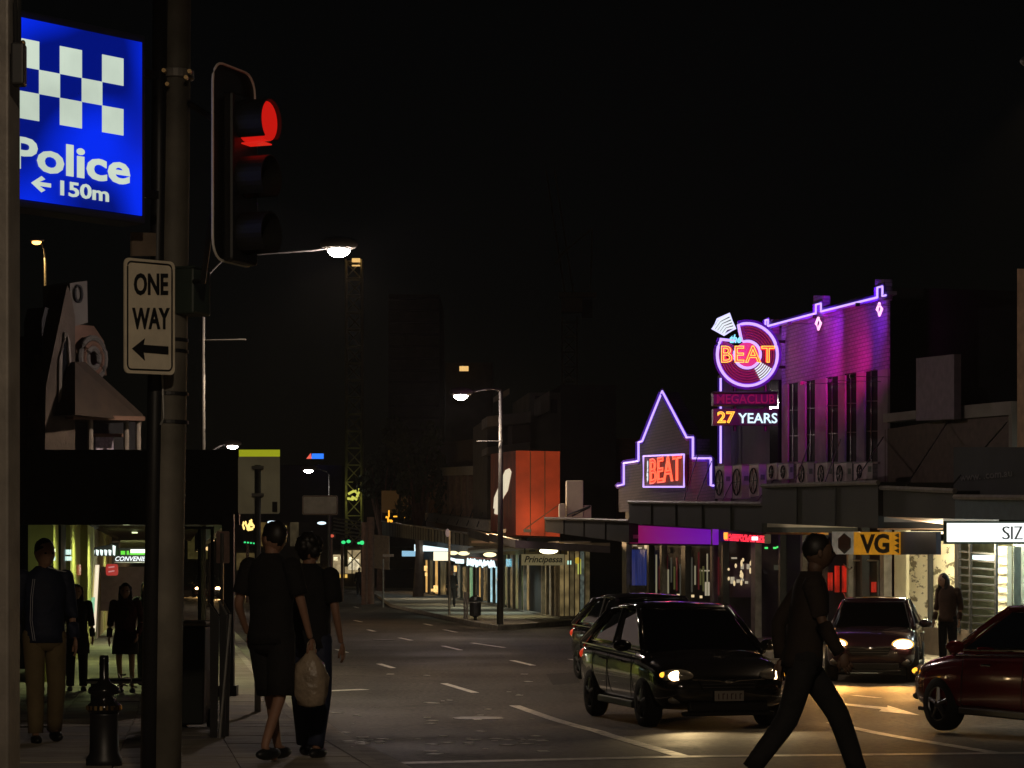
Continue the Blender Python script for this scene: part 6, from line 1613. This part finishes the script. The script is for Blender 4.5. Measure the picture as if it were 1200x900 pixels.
# women
x, y, z = foot_at(90, 36.0)
person('woman in a long black top and dark trousers behind the man in navy', x, y, z, (.2, -.98), H=1.60, pose=dict(look=(0, -1), anL=(.1, -.08, .09), toL=(.11, -.22, .035)), dress=M_TSHIRT, top=M_TSHIRT, bottom=M_TSHIRT, hair='long', skinm=M_SKINL)
x, y, z = foot_at(147, 35.5)
person('woman in dark red cardigan and short black dress with bare legs', x, y, z, (.1, -1), H=1.62, pose=dict(anR=(-.07, .05, .09), toR=(-.08, -.1, .035), elL=(.26, .05, 1.14), wrL=(.20, -.10, .93)), dress=M_TSHIRT, top=M_REDK, hair='long', skinm=M_SKINL)
x, y, z = foot_at(173, 38)
person('person in dark clothes half hidden behind the thick pole', x, y, z, (0, -1), H=1.64, top=M_TSHIRT, bottom=M_TSHIRT, hair='long', skinm=M_SKINL)
# walker on the crossing
y = 16.9; x = (941-600)*y/F
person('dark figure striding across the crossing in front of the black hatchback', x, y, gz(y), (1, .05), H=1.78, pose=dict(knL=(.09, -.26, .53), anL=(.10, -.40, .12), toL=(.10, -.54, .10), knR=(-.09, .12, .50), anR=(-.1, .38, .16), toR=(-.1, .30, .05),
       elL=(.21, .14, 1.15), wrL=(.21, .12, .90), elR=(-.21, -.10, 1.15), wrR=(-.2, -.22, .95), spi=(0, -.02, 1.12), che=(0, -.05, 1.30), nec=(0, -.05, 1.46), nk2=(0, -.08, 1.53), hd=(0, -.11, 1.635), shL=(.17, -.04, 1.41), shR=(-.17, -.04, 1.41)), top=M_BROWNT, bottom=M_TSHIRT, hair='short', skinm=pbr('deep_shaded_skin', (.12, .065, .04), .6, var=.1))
# figures by the shops
q = L1.foot(1111, 2.3)
person('figure in brown clothes leaning beside the poster window', q.x, q.y, q.z, (-.6, -.8), H=1.75, top=pbr('rust_brown_coat', (.06, .03, .018), .9, var=.3), bottom=M_TSHIRT, hair='long', skinm=M_SKINL, pose=dict(hd=(-.08, -.05, 1.60), nk2=(-.04, -.03, 1.51), look=(-.3, -1)))
x, y = (421-600)*150/F, 150
person('tiny distant figure before the bright shop at the end of the street', x, y, FP, (0, -1), H=1.8, top=M_TSHIRT, bottom=M_TSHIRT)
q = P(527, 0, 108); person('distant figure standing by the small lit shops', q.x, 112, FP, (0, -1), H=1.7, top=M_TSHIRT, bottom=M_TSHIRT)

# ------------------------------------------------------------------ far street, trees, cranes
far = thing('far_shop_row', 'distant row of warm lit shopfronts closing the end of the street', 'building', (P(400, 0, 240).x, 240, 0))
YF = 240
FPl = Plane((P(200, 0, YF).x, YF), (P(445, 0, YF).x, YF+2))
m = MB(); FPl.rect(m, 180, 612, 445, 690, -1, 8); part('wall', m, M_DARK, far)
for a, b, t, q_, c, s_ in ((302, 312, 612, 640, (.7, .45, .12), .12), (314, 336, 616, 624, (.9, .6, .15), .35), (318, 330, 624, 630, (1, .75, .2), .9), (340, 350, 612, 640, (.4, .3, .15), .08), (352, 375, 640, 660, (.5, .35, .15), .10),
                     (389, 403, 650, 673, (1, .75, .4), .35), (404, 424, 644, 672, (1, .75, .38), .30), (408, 421, 655, 668, (1, .85, .55), .9), (391, 396, 653, 657, (1, .85, .5), 2), (399, 403, 652, 656, (1, .85, .5), 2), (409, 414, 653, 657, (1, .85, .5), 2), (376, 389, 669, 676, (1, .6, .12), .8), (391, 407, 673, 677, (1, .6, .12), .8),
                     (220, 250, 620, 655, (.5, .4, .12), .12), (190, 204, 640, 690, (.4, .35, .12), .08), (277, 300, 648, 668, (.5, .35, .12), .10)):
    m = MB(); FPl.rect(m, a, t, b, q_, -.8, .1); part('lit_window', m, emis('far_glow_%d_%d' % (a, t), c, s_, var=.35, scale=1.5), far)
for px in (389, 403, 412, 376):
    m = MB(); FPl.rect(m, px, 645, px+1.2, 682, 0, .2); part('mullion', m, M_BLACK, far)
# round festive light cluster and other small far lights
fl = solo('fairy_light_cluster', MB(), M_BLACK, 'x', 'lights') if False else None
m = MB()
for i in range(34):
    a = random.uniform(0, 6.28); r_ = math.sqrt(random.random()); px = 291+7*r_*math.cos(a); py = 615+6.5*r_*math.sin(a)
    if 284.5+1.5 < px < 287.5: continue
    m.ell(P(px, py, 130), (.05, .05, .09), 6, 4)
solo('fairy_lights', m, emis('fairy_gold', (1, .7, .2), 1.6), 'round cluster of golden fairy lights left of the sign post', 'lights')
m = MB()
for px, py in ((248, 628), (249, 633), (247, 638), (246, 641), (243, 643), (239, 638), (248, 626)): m.ell(P(px, py, 120), (.09, .09, .1), 8, 5)
solo('fairy_lights', m, emis('fairy_peach', (1, .65, .3), 2), 'string of peach coloured lights seen through the glass screen', 'lights')
M_GREENL = emis('green_signal', (.05, .9, .25), 1.0); M_POST = pbr('rusty_brown_post', (.16, .09, .06), .7, var=.3)
def small_signal(label, px, Y, lights, y_top=608, ypost=690, w=.05, cat='traffic signal'):
    t = thing('far_signal', label, cat, (P(px, 0, Y).x, Y, FP))
    m = MB(); m.cyl((P(px, 0, Y).x, Y, FP), P(px, y_top, Y), w*Y/80, n=8); part('post', m, M_POST, t)
    for (lx, ly, r_, mt) in lights:
        m = MB(); m.box(P(lx, ly, Y-.05), (r_*3.2*Y/F, .1, r_*3*Y/F)); part('housing', m, M_BLACK, t)
        m = MB(); m.ell(P(lx, ly, Y-.12), (r_*Y/F, .04, r_*.75*Y/F), 10, 6); part('lens', m, mt, t)
    return t
small_signal('far signal with a double green light left of the brown posts', 401, 130, ((402.5, 635.5, 2.6, M_GREENL), (408.5, 634.5, 2.6, M_GREENL)), 630)
small_signal('far signal with green light on the first brown post', 427, 118, ((424.5, 636, 3.2, M_GREENL), (420.5, 636.5, 1.8, M_GREENL)), 612, w=.1)
small_signal('far signal glowing dull red behind the walkers', 388, 120, ((389, 628, 2.4, emis('dull_red_signal', (1, .15, .08), .6)),), 625)
small_signal('row of four small green lights right of the verandah post', 290, 125, tuple((287+3.6*i, 635.5+.4*i, 1.3, M_GREENL) for i in range(4)), 634)
m = MB(); m.cyl((P(434.5, 0, 120).x, 120, FP), P(434.5, 606, 120), .17, n=10); m.cyl(P(434.5, 620, 120), P(434.5, 606, 120), .19, n=10)
solo('brown_post', m, M_POST, 'brown post standing immediately right of the green signal post', 'post')
m = MB(); m.cyl((P(449, 0, 110).x, 110, FP), P(449, 655, 110), .04, n=8); m.box(P(455, 651, 110), (.5, .03, .12)); solo('street_sign', m, M_METAL, 'thin post with a small sign plate in front of the poster wall', 'sign')
g = P(526.5, 0, 93); tp = thing('shop_side_post', 'tall dark post on the far kerb between the cream light box and script neon', 'post', (g.x, 93, FP))
m = MB(); m.cyl((g.x, 93, FP), (g.x, 93, P(0, 622, 93).z), .05, n=8); part('shaft', m, M_GREYP, tp)
m = MB(); m.ell(P(524.5, 624.5, 92.9), (.08, .08, .16)); part('top_lamp', m, emis('pinkish_top', (.6, .4, .35), .3), tp)
m = MB(); m.prism([P(432, 626, 130), P(456, 628, 130), P(456, 668, 130), P(432, 665, 130)], (0, .3, 0)); solo('poster_wall', m, pbr('brownish_poster_wall', (.3, .22, .14), .8, var=.2), 'blank pale brown wall panel right of the brown posts', 'wall')
# amber lit machine/lights on a balcony far away
m = MB()
for px, py, w_, h_ in ((454, 606, 1.6, 6), (455, 609, 4, 2), (452, 605, 2.2, 2.2), (457, 609.5, 3, 2.5), (461, 604.5, 5, 1.5), (471, 605.5, 8, 1.4), (478, 606.5, 3, 1.8), (455, 598, 1.5, 8)):
    a = P(px, py, 160); b = P(px+w_, py+h_, 160); m.box((a+b)/2, (b.x-a.x, .1, a.z-b.z))
solo('amber_balcony_lights', m, emis('amber_balcony', (1, .42, .03), 1.5), 'amber lights glowing on a dark balcony below the trees', 'lights')
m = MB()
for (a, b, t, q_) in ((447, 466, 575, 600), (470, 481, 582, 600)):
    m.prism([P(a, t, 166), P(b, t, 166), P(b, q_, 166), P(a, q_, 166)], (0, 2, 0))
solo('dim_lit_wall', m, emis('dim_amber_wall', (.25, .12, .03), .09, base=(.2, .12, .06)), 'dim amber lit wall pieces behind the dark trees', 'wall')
# blue and red sign on the skyline
sk = thing('skyline_sign', 'small blue and red lit sign on a rooftop above the far white lamp', 'sign', P(367, 538, 260))
m = MB(); a = P(365.5, 531, 260); m.prism([P(365.5, 531.5, 260), P(379, 531.5, 260), P(379, 537.5, 260), P(365, 537.5, 260)], (0, .3, 0)); part('blue_panel', m, emis('skyline_blue', (.03, .2, 1), 1.2), sk)
m = MB(); m.prism([P(359, 537.5, 260), P(364, 531, 260), P(365, 537.5, 260)], (0, .3, 0)); part('red_panel', m, emis('skyline_red', (1, .15, .1), .9), sk)
m = MB(); m.prism([P(300, 545, 262), P(400, 545, 262), P(400, 660, 262), P(300, 660, 262)], (0, 12, 0)); part('building', m, M_DARKER, sk)
for k_, (px, py) in enumerate(((318.5, 612), (377, 613))):
    m = MB(); m.ell(P(px, py, 150), (.28, .1, .1), 10, 6, 0); solo('awning_light', m, emis('cool_far_light', (.7, .9, 1), 1.5), ('far bluish awning light right of the sign post', 'far bluish awning light below the small sign back')[k_], 'light')
# rails of a far awning frame
m = MB()
for i in range(5): m.tube([P(391, 607+i*4.2, 140), P(424, 612+i*4.5, 138)], .05, 4)
solo('metal_railing', m, M_METAL, 'thin slanted rails hanging left of the brown posts', 'railing')

M_LEAF = [pbr('leaf_dark', (.035, .05, .02), .7, var=.3), pbr('leaf_mid', (.06, .08, .03), .7, var=.3)]
def tree(label, px, Y, py_top, width_px, seed, cat='tree'):
    rnd = random.Random(seed); t = thing('tree', label, cat, (P(px, 0, Y).x, Y, 0), group='trees behind the finned building')
    h = P(0, py_top, Y).z; w = width_px*Y/F/2
    m = MB(); m.tube([Vector((0, 0, 0)), Vector((.1, 0, h*.25)), Vector((-.1, 0, h*.5))], [.35, .26, .18], 8)
    for i in range(6):
        a = 2*PI*i/6; m.tube([Vector((0, 0, h*.35)), Vector((w*.3*math.cos(a), w*.3*math.sin(a), h*.55)), Vector((w*.6*math.cos(a), w*.6*math.sin(a), h*.75))], [.15, .09, .04], 5)
    part('trunk', m, M_BROWN, t, local=True)
    clumps = [(Vector((rnd.uniform(-1, 1)*w*.75, rnd.uniform(-1, 1)*w*.6, h*rnd.uniform(.45, .9))), rnd.uniform(.25, .45)*w) for _ in range(22)]
    m = MB()
    for c, r_ in clumps:
        for _ in range(110):
            u = Vector((rnd.gauss(0, 1), rnd.gauss(0, 1), rnd.gauss(0, 1))).normalized()*r_*rnd.uniform(.6, 1.05); p = c+u; s_ = rnd.uniform(.12, .3)
            e = Euler((rnd.uniform(0, 3), rnd.uniform(0, 3), rnd.uniform(0, 3))).to_matrix()
            m.add([p+e@Vector((-s_, 0, 0)), p+e@Vector((0, -s_*.45, 0)), p+e@Vector((s_, 0, 0)), p+e@Vector((0, s_*.45, 0))], [(0, 1, 2, 3)])
    part('crown', m, M_LEAF[seed % 2], t, local=True)
tree('dark leafy tree left of the finned building', 490, 150, 478, 80, 1)
tree('dark leafy tree behind the brown posts', 446, 185, 500, 60, 2)
tree('lower dark tree against the side of the finned building', 512, 172, 500, 50, 3)

def mast(m, c, w, z0, z1, step):
    x, y = c; cs_ = [Vector((x+sx*w/2, y+sy*w/2, 0)) for sx, sy in ((-1, -1), (1, -1), (1, 1), (-1, 1))]
    for q in cs_: m.tube([q+Vector((0, 0, z0)), q+Vector((0, 0, z1))], .09, 4)
    n = int((z1-z0)/step)
    for i in range(n):
        za = z0+i*step; zb = za+step
        for j in range(4):
            a, b = cs_[j], cs_[(j+1) % 4]
            m.tube([a+Vector((0, 0, za)), b+Vector((0, 0, zb))] if i % 2 else [b+Vector((0, 0, za)), a+Vector((0, 0, zb))], .06, 3)
            m.tube([a+Vector((0, 0, zb)), b+Vector((0, 0, zb))], .05, 3)
M_CRANE = pbr('crane_steel', (.5, .45, .3), .6, .2, var=.2)
Yc = 230; zc_ = P(0, 305, Yc).z
c1 = thing('tower_crane', 'tall lattice crane mast lit yellow green at its foot left of the trees', 'crane', (P(415, 0, Yc).x, Yc, 0))
m = MB(); mast(m, (P(415, 0, Yc).x, Yc), 1.5, 2, zc_, 1.6); part('mast', m, M_CRANE, c1)
m = MB(); a = P(412.5, 302.5, Yc-1); b = P(422, 307.5, Yc-1); m.box((a+b)/2, (b.x-a.x, .3, .35)); m.box((a+b)/2+Vector((0, 0, -.5)), (b.x-a.x, .3, .1))
part('marker_light', m, emis('amber_marker', (1, .6, .2), .9), c1)
m = MB()
for px, py, a_ in ((408, 579, .5), (412, 582, -.5), (417, 578, .9), (413, 576, .1), (407, 584, -.2), (418, 583, 1.2)):
    q = P(px, py, Yc-1.2); m.tube([q, q+Vector((math.cos(a_)*.6, 0, math.sin(a_)*.6))], .12, 5)
part('work_light', m, emis('yellow_green_work', (.75, .75, .12), .8), c1)
lamp_light('work_lamp', P(413, 583, Yc-2), 22, (.9, 1, .25), c1, 'POINT')
Yc = 280
c2 = thing('tower_crane', 'dim lattice crane with slewing platform above the dark block', 'crane', (P(667, 0, Yc).x, Yc, 0))
m = MB(); mast(m, (P(667.5, 0, Yc).x, Yc), 1.7, 8, P(0, 372, Yc).z, 1.7); part('mast', m, M_CRANE, c2)
m = MB(); a = P(655, 343, Yc); b = P(699, 349, Yc); m.box((a+b)/2, (b.x-a.x, 1.6, .5)); m.box(P(670, 358, Yc), (2.4, 2, 1.6)); part('platform', m, M_CRANE, c2)
m = MB(); m.box(P(688, 362, Yc), (1.2, 1.4, 2.0)); part('counterweight', m, M_GREYW, c2)
m = MB()
for a, b in (((662, 343), (655, 300)), ((692, 343), (694, 268)), ((662, 343), (640, 200)), ((672, 343), (650, 200)), ((655, 300), (694, 268)), ((650, 310), (665, 290))): m.tube([P(*a, Yc), P(*b, Yc)], .10, 4)
part('jib', m, M_CRANE, c2)
m = MB(); a = P(538.5, 429.5, 230); b = P(549, 434.5, 230); m.box((a+b)/2, (b.x-a.x, .3, .45))
solo('amber_marker_light', m, MATS['amber_marker'], 'small amber light on a dim tower above the second white lamp', 'light')
m = MB(); m.prism([P(522, 425, 232), P(577, 425, 232), P(577, 640, 232), P(522, 640, 232)], (0, 15, 0)); m.prism([P(455, 345, 260), P(515, 345, 260), P(515, 640, 260), P(455, 640, 260)], (0, 18, 0))
solo('tower_block', MB().prism([P(522, 425, 232), P(577, 425, 232), P(577, 640, 232), P(522, 640, 232)], (0, 15, 0)), M_DARK, 'dim low tower block behind the second white lamp', 'building')
tw = thing('tower_block', 'faint tall tower block rising behind the dark trees', 'building', (P(485, 0, 260).x, 260, 0))
m = MB(); m.prism([P(455, 345, 260), P(515, 345, 260), P(515, 640, 260), P(455, 640, 260)], (0, 18, 0)); part('shaft', m, M_GREYW, tw)
for i in range(18):
    m = MB(); z_ = P(0, 350+i*14, 260).z; a = P(456, 350, 259.8); b = P(514, 350, 259.8); m.box(((a.x+b.x)/2, 259.8, z_), (b.x-a.x, .3, .25)); part('floor_band', m, M_DARK, tw)

# ------------------------------------------------------------------ humid night air round the street
hz = bpy.data.materials.new('night_haze'); hz.use_nodes = True
nt = hz.node_tree; nt.nodes.clear(); o_ = nt.nodes.new('ShaderNodeOutputMaterial'); v_ = nt.nodes.new('ShaderNodeVolumePrincipled')
v_.inputs['Color'].default_value = (.9, .9, .95, 1); v_.inputs['Density'].default_value = HAZE
nt.links.new(v_.outputs[0], o_.inputs['Volume'])
m = MB(); m.box((0, 140, 26), (360, 330, 60))
hb = part('haze', m, hz); hb['kind'] = 'stuff'
